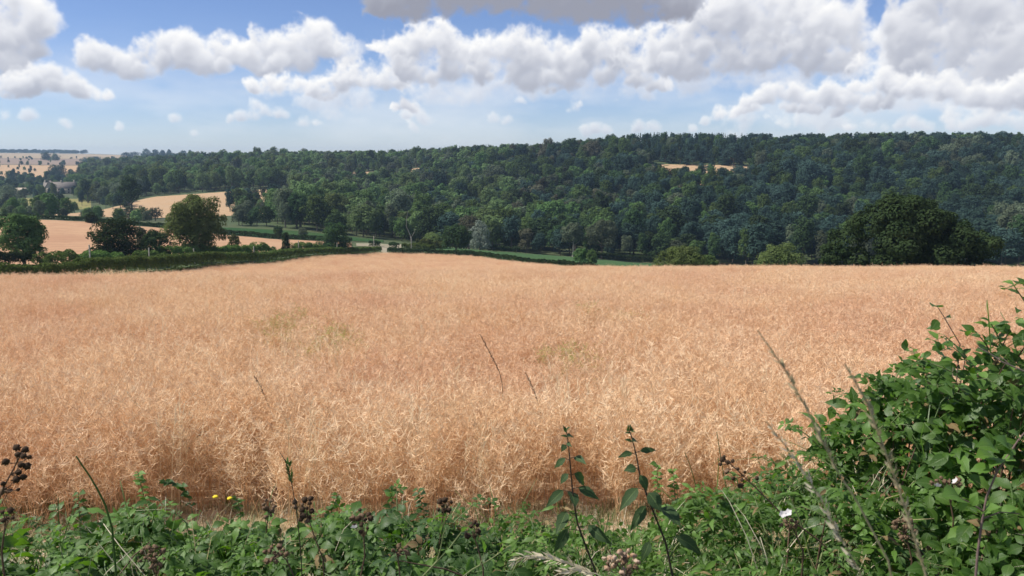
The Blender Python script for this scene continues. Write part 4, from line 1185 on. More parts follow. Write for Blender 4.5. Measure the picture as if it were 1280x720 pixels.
M['brownstalk'] = solid('brown_stalk', (0.10, 0.065, 0.045), (0.17, 0.11, 0.07), nscale=40)
M['twig'] = solid('grey_twig', (0.20, 0.15, 0.12), (0.32, 0.26, 0.21), nscale=40)
M['purpletwig'] = solid('purple_twig', (0.13, 0.085, 0.08), (0.21, 0.15, 0.13), nscale=40)
M['yellow'] = solid('yellow_petal', (0.70, 0.52, 0.03), (0.80, 0.62, 0.05), nscale=40)
M['dead'] = leaf_mat('withered_leaf', (0.16, 0.10, 0.045), (0.30, 0.20, 0.09), (0.30, 0.18, 0.06), rough=0.7, trans=0.2)
LM = lambda m: [M[m]]

def leaf_shape(length, width, seg=6, fold=0.22, curl=0.18, tooth=0.10, widest=0.36, seed=0):
    """one pointed leaf, base at the origin, tip along +y, upper side +z"""
    g = np.random.default_rng(seed)
    s = np.linspace(0, 1, seg + 1)
    w = np.where(s < widest, np.sin(s / widest * math.pi / 2) ** 0.7, np.cos((s - widest) / (1 - widest) * math.pi / 2) ** 1.15) * width / 2
    w[0] = width * 0.03; w[-1] = 0.0005
    w[1:-1] *= 1 + tooth * np.where(np.arange(1, seg) % 2 == 0, -1, 1) * 0.8
    y = s * length
    zc = -curl * length * s ** 2 + 0.06 * length * np.sin(s * math.pi)
    rip = g.normal(0, 0.02 * length, (2, seg + 1))
    V = np.zeros((3 * (seg + 1), 3)); U = np.zeros((3 * (seg + 1), 2))
    V[0::3] = np.c_[-w, y - 0.10 * w * 0, zc + fold * w + rip[0] * (w > 0.001)]
    V[1::3] = np.c_[np.zeros(seg + 1), y, zc]
    V[2::3] = np.c_[w, y, zc + fold * w + rip[1] * (w > 0.001)]
    U[0::3] = np.c_[np.zeros(seg + 1), s]; U[1::3] = np.c_[np.full(seg + 1, 0.5), s]; U[2::3] = np.c_[np.ones(seg + 1), s]
    Fq = []
    for i in range(seg):
        a = 3 * i
        Fq += [(a, a + 1, a + 4, a + 3), (a + 1, a + 2, a + 5, a + 4)]
    return V, np.array(Fq), U
def place(V, M3, p): return V @ np.asarray(M3).T + np.asarray(p)
def basis(tip, nrm):
    y = np.asarray(tip, float); y = y / np.linalg.norm(y)
    z = np.asarray(nrm, float); z = z - (z @ y) * y; z = z / (np.linalg.norm(z) + 1e-9)
    x = np.cross(y, z)
    return np.stack([x, y, z], 1)
def compound(seed, L=0.062, five=False):
    """a bramble leaf: petiole and three or five leaflets"""
    g = np.random.default_rng(seed); VV, FF, UU, off = [], [], [], 0
    pet = 0.035
    spec = [(0, 1.0, 0.0), (72, 0.82, -0.1), (-70, 0.84, -0.1)] + ([(128, 0.6, -0.15), (-130, 0.6, -0.15)] if five else [])
    for ang, sc, dz in spec:
        V, Fq, U = leaf_shape(L * sc * g.uniform(0.9, 1.1), L * sc * g.uniform(0.50, 0.62), 6, g.uniform(0.12, 0.3), g.uniform(0.05, 0.3), 0.12, 0.40, int(g.integers(1e6)))
        a = R(ang + g.uniform(-8, 8)); t = np.array([-math.sin(a), math.cos(a), g.uniform(-0.25, 0.1)])
        B = basis(t, (g.uniform(-0.2, 0.2), 0, 1))
        st = 0.018 if ang == 0 else 0.006
        V = place(V, B, np.array([0, pet, 0]) + t * st)
        VV.append(V); FF.append(Fq + off); UU.append(U); off += len(V)
    v, f = ribbon([(0, 0, -0.012), (0, pet * 0.6, 0.0), (0, pet + 0.02, 0.002)], [0.0022, 0.0018, 0.0015], (1, 0, 0))
    VV.append(v); FF.append(f + off); UU.append(np.c_[np.full(len(v), 0.5), np.full(len(v), 0.5)])
    return np.concatenate(VV), np.concatenate(FF), np.concatenate(UU)
def single(seed, L=0.062, wr=0.58):
    g = np.random.default_rng(seed)
    V, Fq, U = leaf_shape(L, L * wr, 6, g.uniform(0.05, 0.28), g.uniform(0.05, 0.35), 0.05, 0.36, seed)
    v, f = ribbon([(0, -0.014, -0.004), (0, 0.003, 0)], [0.0018, 0.0015], (1, 0, 0))
    return np.concatenate([V, v]), np.concatenate([Fq, f + len(V)]), np.concatenate([U, np.full((len(v), 2), 0.5)])
TEMPL = {'bramble': [compound(400 + k, 0.050 + 0.0045 * k, k == 4) for k in range(6)],
         'shrub': [single(420 + k, 0.056 + 0.004 * (k % 4), 0.52 + 0.04 * (k % 3)) for k in range(7)],
         'weed': [single(440 + k, 0.055, 0.26 + 0.05 * (k % 3)) for k in range(5)] + [compound(450, 0.036), compound(451, 0.032, True)]}
_lm = {}
def leaf_mesh(kind, k, mat):
    key = (kind, k, mat)
    if key not in _lm:
        V, Fq, U = TEMPL[kind][k]
        _lm[key] = smooth(mesh('leaf', [(V, Fq, 0, U)], LM(mat)))
    return _lm[key]

VTOP = np.array([(-460, 640), (-60, 640), (0, 656), (45, 648), (80, 658), (112, 656), (150, 648), (185, 656), (230, 654), (280, 655), (330, 658), (370, 652), (410, 648), (450, 652), (490, 652), (530, 640), (565, 648), (610, 654), (660, 656),
                 (740, 654), (800, 650), (850, 634), (885, 622), (915, 608), (940, 592), (990, 556), (1020, 538), (1065, 524), (1100, 488), (1140, 460), (1158, 408), (1190, 396), (1215, 402), (1250, 392), (1290, 388), (1500, 380), (1800, 400)], float)
YR = 2.95
def canopy(X, Y):
    """top of the hedge, and its height at the ridge"""
    u = X / np.maximum(Y, 1.0) * F * 0.95 + 640
    ur = X / YR * F * 0.95 + 640
    vt = np.interp(ur, VTOP[:, 0], VTOP[:, 1])
    yc = (360 - vt) / F
    r = (-math.sin(PITCH) + yc * math.cos(PITCH)) / (math.cos(PITCH) + yc * math.sin(PITCH))
    zr = r * YR
    tall = np.clip((zr + 1.42) / 0.75, 0, 1)
    front = np.maximum(0, YR - 0.1 - Y); back = np.maximum(0, Y - YR)
    z = zr - tall * (0.62 * front ** 1.1) - 0.9 * back ** 1.3 * (1 + tall) + 0.02 * front
    z = z - 0.03 + (0.045 + 0.06 * tall) * np.sin(X * 9.1 + 2 * np.sin(Y * 7)) + 0.035 * np.sin(X * 17.3 + Y * 11) + 0.03 * np.sin(Y * 15 - X * 5)
    return z, tall
def U2X(u, Y=YR): return (u - 640) / F / 0.95 * Y
BUSH = [  # u from, u to, kind, material, number of leaves, label
 (-420, 120, 'bramble', 'bramble', 1800, 'bramble_bush', 'dark leafed bramble at the bottom left corner under the brown seed heads'),
 (120, 300, 'bramble', 'bramble', 1000, 'bramble_bush', 'bramble bush right of the bottom left corner, with withered brown flowers in it'),
 (300, 470, 'bramble', 'bramble', 1000, 'bramble_bush', 'bramble bush under the green grass ear, dotted with brown berry heads'),
 (470, 640, 'bramble', 'bramble_dk', 1000, 'bramble_bush', 'bramble bush at bottom centre with pale green twigs crossing it'),
 (640, 870, 'weed', 'bramble', 3200, 'weed_bank', 'low bright green weeds behind and between the two nettles'),
 (870, 1020, 'weed', 'bramble', 2600, 'weed_bank', 'tangle of narrow leaved weeds under the brown cane right of the nettles'),
 (1020, 1120, 'bramble', 'bramble', 900, 'bramble_bush', 'bramble bush sloping up below the tall hedge shrub'),
 (1120, 1235, 'shrub', 'shrub', 2500, 'hedge_shrub', 'tall leafy hedge shrub whose left side steps up from the brambles'),
 (1235, 1780, 'shrub', 'shrub', 5200, 'hedge_shrub', 'tall leafy hedge shrub cut by the right edge of the photo'),
]
def bush(i, u0, u1, kind, mat, n, name, label):
    g = np.random.default_rng(500 + i); n = int(n * 1.45)
    nT = len(TEMPL[kind])
    X = g.uniform(U2X(u0) - 0.06, U2X(u1) + 0.06, n); Y = g.uniform(1.95, 3.3, n)
    z, tall = canopy(X, Y)
    d = np.abs(g.normal(0, 0.13, n)) * (0.55 + 1.1 * tall) - 0.015
    loose = g.random(n) < 0.03; d[loose] = -g.uniform(0.02, 0.075, loose.sum())
    deep = g.random(n) < 0.30; d[deep] = g.uniform(0.1, 0.5 + 0.3 * tall.mean(), deep.sum())
    Z = z - d
    hole = np.sin(X * 8.3 + 2.5 * np.sin(Y * 6 + i)) * np.sin(Z * 9.1 + 1.7 * i + 2 * np.sin(X * 5)) + 0.5 * np.sin(X * 19 + Z * 14) * np.sin(Y * 17)
    gr = ground(X, Y); ok = (Z > gr + 0.02) & (hole > (-0.05 if i == 0 else -0.28 if kind == 'shrub' else -0.30))
    X, Y, Z, d, tall = X[ok], Y[ok], Z[ok], d[ok], tall[ok]; n = len(X)
    nrm = np.c_[g.normal(0, 0.5, n), -0.30 - 0.35 * tall + g.normal(0, 0.45, n), 0.85 + g.normal(0, 0.2, n)]
    a = g.uniform(0, 6.28, n)
    tip = np.c_[np.cos(a), np.sin(a) * 0.8 - 0.35, -0.25 + g.normal(0, 0.3, n)]
    k = g.integers(0, nT, n); sc = g.uniform(0.50, 1.22, n) * (1.25 if i == 0 else 1.0)
    ui = X / Y * F * 0.95 + 640
    show = (ui > -25) & (ui < 1305)
    score = d + np.where(show, 0, 9) + 0.03 * (Y - 2.2)
    order = np.argsort(score)
    nl = min(185, int(show.sum()))
    c0 = Vector((float(X.mean()), 2.7, float(ground(X.mean(), 2.7))))
    e = empty(name, c0, label, {'bramble_bush': 'bramble', 'weed_bank': 'weeds', 'hedge_shrub': 'shrub'}[name])
    c = np.array(c0)
    fresh = {'bramble': 'fresh', 'weed': 'fresh', 'shrub': 'fresh'}[kind]
    parts = {0: [], 1: [], 2: []}
    for rank, j in enumerate(order):
        B = basis(tip[j], nrm[j]) * sc[j]; p = np.array([X[j], Y[j], Z[j]]) - c
        young = g.random() < (0.16 if kind != 'weed' else 0.34) and d[j] < 0.09
        if rank < nl:
            o = bpy.data.objects.new('leaf', leaf_mesh(kind, int(k[j]), fresh if young else mat))
            COL.objects.link(o); o.parent = e
            o.matrix_local = Matrix(((*B[0], p[0]), (*B[1], p[1]), (*B[2], p[2]), (0, 0, 0, 1)))
        else:
            V, Fq, U = TEMPL[kind][k[j]]
            parts[2 if g.random() < 0.05 else 1 if young else 0].append((place(V, B, p), Fq, U))
    # young shoots that break the outline, with leaves along both sides
    for q in range(16 if kind != 'weed' else 10):
        sx, sy = g.uniform(U2X(max(u0, -10)), U2X(min(u1, 1290))), g.uniform(2.35, 3.15)
        cz, tl = canopy(np.array([sx]), np.array([sy])); L_ = g.uniform(0.14, 0.30)
        a_ = g.uniform(0, 6.28); dv = np.array([math.cos(a_) * 0.8 - 0.25 * tl[0], math.sin(a_) * 0.5 - 0.15, g.uniform(0.45, 1.0)]); dv /= np.linalg.norm(dv)
        b0 = np.array([sx, sy, cz[0] - 0.10]) - c
        pth = np.array([b0, b0 + dv * L_ * 0.4, b0 + dv * L_ * 0.75 + (0, 0, -0.01), b0 + dv * L_ + (0, 0, -0.05 * L_ / 0.2)])
        v, f = tube(pth, [0.0028, 0.0024, 0.0018, 0.001], 5)
        obj('cane', smooth(mesh('cane', [(v, f, 0)], LM('greencane'))), e)
        for r_ in range(7):
            f_ = 0.35 + 0.65 * r_ / 6; p = np.array([np.interp(f_ * 3, range(4), pth[:, w_]) for w_ in range(3)])
            sd_ = np.cross(dv, (0, 0, 1)); sd_ /= np.linalg.norm(sd_); tp = dv * 0.5 + sd_ * (1 if r_ % 2 else -1) * (1 if r_ < 6 else 0.1) + g.normal(0, 0.25, 3)
            B = basis(tp, np.array([0, -0.35, 0.9]) + g.normal(0, 0.3, 3)) * g.uniform(0.5, 0.85) * (0.75 if kind == 'bramble' else 1)
            o = bpy.data.objects.new('leaf', leaf_mesh(kind, int(g.integers(0, nT)), fresh if g.random() < 0.4 else mat))
            COL.objects.link(o); o.parent = e
            o.matrix_local = Matrix(((*B[0], p[0]), (*B[1], p[1]), (*B[2], p[2]), (0, 0, 0, 1)))
    mp = []
    for q in (0, 1, 2):
        if parts[q]:
            v, f = join([(a_, b_) for a_, b_, _ in parts[q]])
            mp.append((v, f, q, np.concatenate([u_ for _, _, u_ in parts[q]])))
    o = obj('leaves', smooth(mesh('leaves', mp, [M[mat], M[fresh], M['dead']])), e); o['kind'] = 'stuff'
    # canes that carry the leaves
    nc = 16 if kind != 'shrub' else 26
    tubes = []
    for q in range(nc):
        bx, by = g.uniform(U2X(u0), U2X(u1)), g.uniform(2.2, 3.2)
        b = np.array([bx, by, gz(bx, by) - 0.03])
        tx, ty = bx + g.normal(0, 0.22), min(3.25, max(2.1, by + g.normal(-0.1, 0.25)))
        tz = float(canopy(np.array([tx]), np.array([ty]))[0][0]) - g.uniform(0.0, 0.12)
        t_ = np.array([tx, ty, max(tz, b[2] + 0.15)])
        m_ = (b * 0.45 + t_ * 0.55) + np.array([g.normal(0, 0.06), g.normal(0, 0.05), 0.10])
        v, f = tube([b - c, b * 0.5 + m_ * 0.5 - c + (0, 0, 0.04), m_ - c, m_ * 0.4 + t_ * 0.6 - c + (0, 0, 0.02), t_ - c], [0.0052, 0.0048, 0.004, 0.003, 0.0016], 6)
        obj('cane', smooth(mesh('cane', [(v, f, 0)], LM('cane' if g.random() < 0.6 else ('greencane' if kind != 'shrub' else 'twig')))), e)
    return e
for i, b in enumerate(BUSH): bush(i, *b)

# ---- nettles
def px_path(px, Y): return [np.array(P(u, v, Y + (0 if len(q) < 1 else q[0]))) for u, v, *q in px]
def px_leaf(parent, base, a, b, Y, wr, mat, seed, face=0.5, thick=True):
    """a leaf from pixel a to pixel b at distance Y"""
    g = np.random.default_rng(seed)
    A = np.array(P(a[0], a[1], Y + g.uniform(-0.02, 0.02))); B_ = np.array(P(b[0], b[1], Y + g.uniform(-0.045, 0.03)))
    L = np.linalg.norm(B_ - A)
    V, Fq, U = leaf_shape(L, L * wr, 8, 0.25, 0.10, 0.05, 0.34, seed)
    nrm = np.array([g.normal(0, 0.25), -face, 1 - face + 0.15])
    V = place(V, basis(B_ - A, nrm), A - base)
    return obj('leaf', smooth(mesh('leaf', [(V, Fq, 0, U)], LM(mat))), parent)
def nettle(stem, leaves, tops, Y, label):
    pts = px_path(stem, Y)
    foot = pts[0].copy(); foot[2] = gz(foot[0], foot[1]); base = foot
    e = empty('nettle', Vector(base), label, 'nettle')
    path = [foot - base - (0, 0, 0.03), (foot + pts[0]) / 2 - base] + [p - base for p in pts]
    rad = np.linspace(0.0042, 0.0016, len(path))
    v, f = tube(path, rad, 7)
    obj('stem', smooth(mesh('stem', [(v, f, 0)], LM('darkstem'))), e)
    pp = np.array([(u, v_) for u, v_ in stem], float)
    pet = []
    for i, (a, b, wr) in enumerate(leaves):
        px_leaf(e, base, a, b, Y, wr, 'nettle', 600 + i + int(Y * 100), 0.6)
        su = np.interp(a[1] - 3, pp[::-1, 1], pp[::-1, 0])
        pet.append(tube([np.array(P(su, a[1] + 2, Y)) - base, np.array(P(a[0], a[1], Y)) - base], [0.0013, 0.0010], 5))
    obj('petiole', mesh('petiole', [(*join(pet), 0)], LM('darkstem')), e)['kind'] = 'stuff'
    for i, (a, b) in enumerate(tops): px_leaf(e, base, a, b, Y, 0.42, 'nettle', 640 + i, 0.5)
nettle([(747, 722), (735, 690), (722, 655), (716.5, 622), (713.5, 590), (711, 560), (708, 538)],
       [((704, 613), (682, 634), .42), ((712, 614), (720, 634), .62), ((723, 609), (750, 624), .40), ((718, 592), (732, 607), .55), ((710, 592), (700, 605), .55), ((707, 573), (692, 585), .42), ((719, 571), (732, 579), .42),
        ((708, 640), (695, 667), .45), ((709, 661), (692, 692), .42), ((735, 657), (765, 681), .38), ((706, 556), (702, 564), .6)],
       [((709, 546), (701, 544)), ((709, 546), (718, 545)), ((708, 540), (704, 532)), ((708, 540), (712, 533)), ((709, 553), (714, 558))], 2.32, 'left one of two tall dark nettles standing before the crop')
nettle([(841, 722), (832, 678), (822, 653), (809, 620), (800, 595), (795.5, 570), (791, 552), (787, 538)],
       [((790, 566), (773, 571), .40), ((800, 564), (821, 562), .36), ((795, 585), (780, 588), .75), ((800, 594), (810, 614), .55), ((797, 610), (774, 638), .42), ((811, 616), (827, 640), .70), ((807, 632), (788, 664), .38),
        ((825, 634), (853, 658), .62), ((812, 677), (802, 702), .45), ((845, 671), (880, 693), .36)],
       [((790, 552), (781, 549)), ((790, 552), (798, 551)), ((788, 541), (781, 541)), ((788, 541), (794, 539)), ((787, 538), (784, 531)), ((787, 538), (790, 531))], 2.25, 'right one of two tall dark nettles, with the broader leaves')

# ---- bramble canes with dried berries and withered flowers
def ico_berry(seed, lump=0.30, crumple=False):
    import bmesh
    bm = bmesh.new(); bmesh.ops.create_icosphere(bm, subdivisions=2, radius=1.0)
    g = np.random.default_rng(seed)
    for v_ in bm.verts:
        d = v_.co.normalized()
        v_.co = v_.co * (1 + (g.normal(0, 0.32) if crumple else 0) + lump * math.sin(d.x * 9 + seed) * math.sin(d.y * 9 + 1) * math.sin(d.z * 8 + 2) + g.normal(0, 0.05))
    V = np.array([v_.co[:] for v_ in bm.verts]); Fq = np.array([[w.index for w in f.verts] for f in bm.faces]); bm.free()
    V[:, 2] *= 0.85
    sep = []
    for k in range(5):
        a = k * 1.2566; sv_, sf, _ = leaf_shape(1.9 if crumple else 1.2, 0.6, 2, 0.1, -0.5 if crumple else -0.3, 0)
        sep.append((place(sv_, basis((math.cos(a), math.sin(a), -0.35), (0, 0, 1)), (0, 0, -0.75)), sf))
    q = join(sep)
    return [(V, Fq, 0), (q[0], q[1], 0)]
_bm = {}
def berry_mesh(mat, k):
    if (mat, k) not in _bm: _bm[(mat, k)] = mesh('berry', ico_berry(k, 0.3, mat != 'berry'), LM(mat))
    return _bm[(mat, k)]
def flower_mesh():
    ps = []
    for k in range(5):
        a = k * 1.2566; V, Fq, _ = leaf_shape(1.0, 0.8, 4, 0.1, -0.25, 0, 0.6, k)
        ps.append((place(V, basis((math.cos(a), math.sin(a), 0.2), (0, 0, 1)), (0, 0, 0)), Fq))
    return mesh('flower', [(*join(ps), 0)], LM('petal'))
FL = flower_mesh()
def cane(stem, berries, Y, label, mat='berry', rpx=4.4, flowers=(), name='bramble_cane', cmat='cane', seed=0, side=True):
    g = np.random.default_rng(700 + seed)
    pts = px_path(stem, Y); base = pts[0].copy(); base[2] = min(base[2] - 0.05, gz(base[0], base[1]))
    e = empty(name, Vector(base), label, 'bramble')
    path = [base * 0 - (0, 0, 0.02), (pts[0] - base) * 0.5] + [p - base for p in pts]
    v, f = tube(path, np.linspace(0.0038, 0.0016, len(path)), 6)
    obj('stem', smooth(mesh('stem', [(v, f, 0)], LM(cmat))), e)
    th = []
    sp = np.array(pts)
    for i, (u, v_) in enumerate(berries):
        p = np.array(P(u, v_, Y + g.uniform(-0.04, 0.03)))
        r = rpx * Y / F * g.uniform(0.5, 0.98)
        o = obj('berry', berry_mesh(mat if g.random() < 0.8 else 'berry_brown', int(g.integers(0, 5))), e, p - base, (g.uniform(-.8, .8), g.uniform(-.8, .8), g.uniform(0, 6)), (r, r, r))
        j = np.argmin(np.linalg.norm(sp - (p - (0, 0, 0.012)), axis=1)); q = sp[j]
        if j > 0: q = q * 0.7 + sp[j - 1] * 0.3
        th.append(tube([q - base, (q + p) / 2 - base - (0, 0, 0.004), p - base], [0.0014, 0.0012, 0.001], 4))
    if th: obj('stalks', mesh('stalks', [(*join(th), 0)], LM(cmat)), e)['kind'] = 'stuff'
    for (u, v_) in flowers:
        p = np.array(P(u, v_, Y - 0.03)); r = 5.5 * Y / F
        obj('flower', FL, e, p - base, (R(50), g.uniform(-.4, .4), g.uniform(0, 6)), (r, r, r))
    return e
def cl(u, v, ru, rv, n, seed):
    g = np.random.default_rng(seed); out = []
    while len(out) < n:
        a, b = g.uniform(-1, 1, 2)
        if a * a + b * b < 1 and all(math.hypot((a - c) * ru, (b - d) * rv) > 5.2 for c, d in out): out.append((a, b))
        elif g.random() < 0.01: break
    return [(u + a * ru, v + b * rv) for a, b in out]
cane([(-14, 660), (-4, 630), (6, 606), (16, 588), (23, 574), (27, 563)], [(21, 559), (32, 562), (37, 571), (29, 570), (22, 568), (7, 577), (34, 582), (26, 581), (23, 590), (29, 596), (20, 599), (23, 612), (4, 604), (3, 613), (12, 613)], 2.05, 'bramble cane with black dried seed heads at the left edge', rpx=5.0, seed=1)
cane([(2, 690), (6, 660), (8, 645)], cl(8, 643, 10, 8, 7, 2), 2.1, 'low brown seed head just under the left edge cane', rpx=4.5, seed=2)
cane([(404, 700), (392, 668), (383, 640)], cl(381, 636, 15, 17, 14, 3), 2.55, 'bramble cane with brown berry head right of the green grass ear', seed=3)
cane([(368, 722), (358, 700), (348, 690)], cl(344, 692, 16, 12, 12, 4), 2.35, 'brown berry head low in the brambles left of centre', 'berry_brown', 3.8, seed=4)
cane([(450, 724), (456, 695), (454, 662), (452, 645)], cl(452, 651, 12, 15, 15, 5), 2.3, 'upright cane with dark berry head and one white petal', seed=5, flowers=((443, 660),))
cane([(500, 722), (498, 700), (495, 690)], cl(497, 685, 15, 9, 13, 6), 2.3, 'red brown berry head beside the pale green twig', 'berry_brown', 4.4, seed=6)
cane([(604, 710), (596, 680), (590, 665)], cl(590, 662, 13, 10, 13, 7), 2.4, 'blackish berry head above the pale green twig', seed=7)
cane([(196, 735), (195, 710), (191, 696)], cl(190, 695, 17, 14, 16, 8), 2.2, 'withered greyish brown flower head low in the left brambles', 'berry_brown', 3.6, seed=8)
cane([(790, 740), (778, 715), (768, 700), (760, 686)], cl(775, 702, 24, 16, 20, 9), 2.12, 'faded orange and cream flower head between the nettles', 'berry_pale', 4.6, seed=9)
cane([(1050, 700), (1024, 676), (1008, 664), (975, 640), (945, 610), (922, 588), (906, 574)], [(905, 571), (900, 580), (910, 578), (916, 576), (922, 586), (931, 590), (928, 600), (946, 598), (916, 598), (909, 589), (903, 574), (926, 607)], 2.4, 'long dark cane leaning left, tipped with black berries', rpx=4.2, seed=10, flowers=((978, 643), (986, 641)))
cane([(1004, 690), (995, 668), (988, 656)], cl(987, 656, 13, 6, 9, 11), 2.38, 'brown flower remains under two white petals', 'berry_brown', 3.6, seed=11)
cane([(1192, 650), (1187, 622), (1183, 606)], cl(1183, 603, 18, 8, 13, 12), 2.4, 'brown withered flowers with white petals before the tall shrub', 'berry_brown', 3.8, seed=12, flowers=((1172, 608), (1195, 602)))
cane([(1140, 700), (1134, 675), (1130, 662)], cl(1130, 660, 14, 12, 12, 13), 2.3, 'withered brown head left of the purple twig', 'berry_brown', 3.8, seed=13)
cane([(548, 690), (552, 655), (556, 632)], cl(556, 630, 12, 10, 9, 14), 2.8, 'dark little berry head at the top of the centre brambles', seed=14)
cane([(330, 690), (334, 655), (336, 632)], cl(335, 636, 9, 12, 8, 15), 2.9, 'small brown head at the back, left of the green grass ear', 'berry_brown', 3.6, seed=15)

# ---- grasses
def grass(name, stem, head, Y, label, smat, hmat, wpx=2.2, hw=7.0, spik=26, seed=0, back=0.0):
    g = np.random.default_rng(800 + seed)
    pts = px_path(stem, Y); base = pts[0].copy()
    gzb = gz(base[0], base[1])
    path = [p - base for p in pts]
    if base[2] > gzb: path = [np.array([0, back, gzb - base[2] - back * 0.15]), np.array([0, back * 0.8, (gzb - base[2]) * 0.6])] + path
    e = empty(name, Vector(base), label, 'grass')
    r = wpx * Y / F / 2
    v, f = tube(path, np.linspace(r, r * 0.5, len(path)), 6)
    obj('stem', smooth(mesh('stem', [(v, f, 0)], LM(smat))), e)
    if head:
        hp = np.array(px_path(head, Y)); seg = np.linalg.norm(np.diff(hp, axis=0), axis=1); cum = np.r_[0, np.cumsum(seg)]
        ps = []
        for k in range(spik):
            s = (k + g.random()) / spik * cum[-1]
            c = np.array([np.interp(s, cum, hp[:, i]) for i in range(3)]); d = np.array([np.interp(min(s + 0.01, cum[-1]), cum, hp[:, i]) for i in range(3)]) - np.array([np.interp(max(s - 0.01, 0), cum, hp[:, i]) for i in range(3)])
            d /= np.linalg.norm(d) + 1e-9
            o = g.normal(size=3); o -= (o @ d) * d; o /= np.linalg.norm(o)
            L = hw * Y / F * g.uniform(0.9, 1.6) * (0.6 + 0.5 * math.sin(math.pi * (0.15 + 0.8 * s / cum[-1])))
            V, Fq, _ = leaf_shape(L * 1.5, L * 0.42, 3, 0.4, -0.1, 0, 0.4, k)
            ps.append((place(V, basis(d * 0.9 + o * 0.42, o), c - base), Fq))
        obj('seed_head', mesh('seed_head', [(*join(ps), 0)], LM(hmat)), e)
    return e
grass('tall_grass', [(1150, 900), (1110, 700), (1070, 625), (1046, 588), (1027, 550), (1004, 503), (980, 460), (947, 413)], [(1046, 588), (1027, 550), (1004, 503), (980, 460), (960, 432)], 0.85, 'blurred seeding grass close to the lens, reaching highest on the left', 'strawgrass', 'strawgrass', 3.0, 6.5, 46, 1)
grass('tall_grass', [(1175, 900), (1157, 718), (1136, 649), (1117, 592), (1103, 555), (1084, 503), (1056, 455)], [(1157, 718), (1136, 649), (1117, 592), (1103, 555), (1084, 503), (1062, 466)], 0.88, 'blurred seeding grass close to the lens, rightmost of three', 'strawgrass', 'strawgrass', 4.0, 7.0, 60, 2)
grass('tall_grass', [(1120, 900), (1075, 715), (1046, 663), (1027, 625), (994, 573), (957, 526)], [(1080, 725), (1046, 663), (1027, 625), (994, 573), (962, 532)], 0.95, 'blurred seeding grass close to the lens, lowest of three, with pale spikelets', 'strawgrass', 'palestraw', 2.6, 7.5, 44, 3)
grass('timothy_grass', [(376, 690), (373, 660), (370, 635), (366, 612), (361, 588), (356, 575), (350, 566)], [(365, 605), (363, 594), (361, 582), (359, 576)], 2.5, 'green grass ear standing up before the crop left of centre', 'darkstem', 'greengrass', 1.8, 4.5, 46, 4)
grass('grass_stalk', [(140, 660), (132, 632), (122, 612), (112, 595), (103, 582), (95, 570)], None, 2.4, 'plain leaning green stalk above the left brambles', 'greengrass', None, 3.4, seed=5)
grass('drooping_grass', [(748, 726), (735, 716), (715, 706), (690, 699), (668, 694), (648, 698), (636, 708)], [(735, 716), (715, 706), (690, 699), (668, 694), (650, 697), (640, 704)], 1.95, 'bleached grass head drooping across the bottom left of the nettles', 'palestraw', 'palestraw', 1.8, 7.0, 54, 6)
grass('drooping_grass', [(770, 730), (745, 717), (722, 712), (700, 716), (690, 722)], [(745, 717), (722, 712), (700, 716)], 1.9, 'short bleached grass head under the longer drooping one', 'palestraw', 'palestraw', 1.6, 6.5, 30, 7)
for i, (stm, Y, lb) in enumerate([([(628, 480), (624, 464), (612, 440), (600, 418)], 9.2, 'dark leaning dock stalk in the crop above the centre'), ([(676, 515), (672, 502), (666, 484), (657, 466)], 8.4, 'dark leaning dock stalk in the crop, right and lower of the centre one'),
        ([(338, 512), (332, 498), (325, 482), (318, 470)], 8.6, 'thin dark stalk in the crop left of centre'), ([(416, 540), (413, 528), (409, 514), (405, 503)], 8.0, 'short dark stalk in the crop above the brown berry heads'),
        ([(236, 560), (242, 552), (250, 543), (259, 538)], 7.9, 'dark stalk bent right in the crop at left'), ([(752, 560), (748, 548), (743, 536), (739, 530)], 8.0, 'short dark stalk in the crop between the nettles')]):
    grass('dock_stalk', stm, stm[1:], Y, lb, 'brownstalk', 'brownstalk', 1.3, 2.0, 40, 20 + i, 0.7)
for i, (stm, Y, lb) in enumerate([([(186, 560), (182, 530), (172, 508), (158, 490)], 8.2, 'pale feathery grass bending left out of the crop at left'), ([(566, 610), (563, 575), (562, 545), (560, 530)], 7.7, 'upright bleached straw at the front of the crop, centre'),
        ([(536, 580), (530, 560), (524, 540), (520, 520)], 7.9, 'bleached straw leaning left at the front of the crop'), ([(908, 610), (904, 590), (899, 560), (896, 540)], 6.2, 'pair of thin green blades in front of the crop right of the nettles'),
        ([(872, 620), (868, 600), (862, 580), (856, 566)], 6.2, 'thin olive blade in front of the crop nearest the right nettle')]):
    m = 'palestraw' if i < 3 else 'greengrass'
    grass('grass_stalk', stm, stm[1:] if i == 0 else None, Y, lb, m, m, 1.6, 3.0, 40, 40 + i, 0.4 if i < 3 else 0)

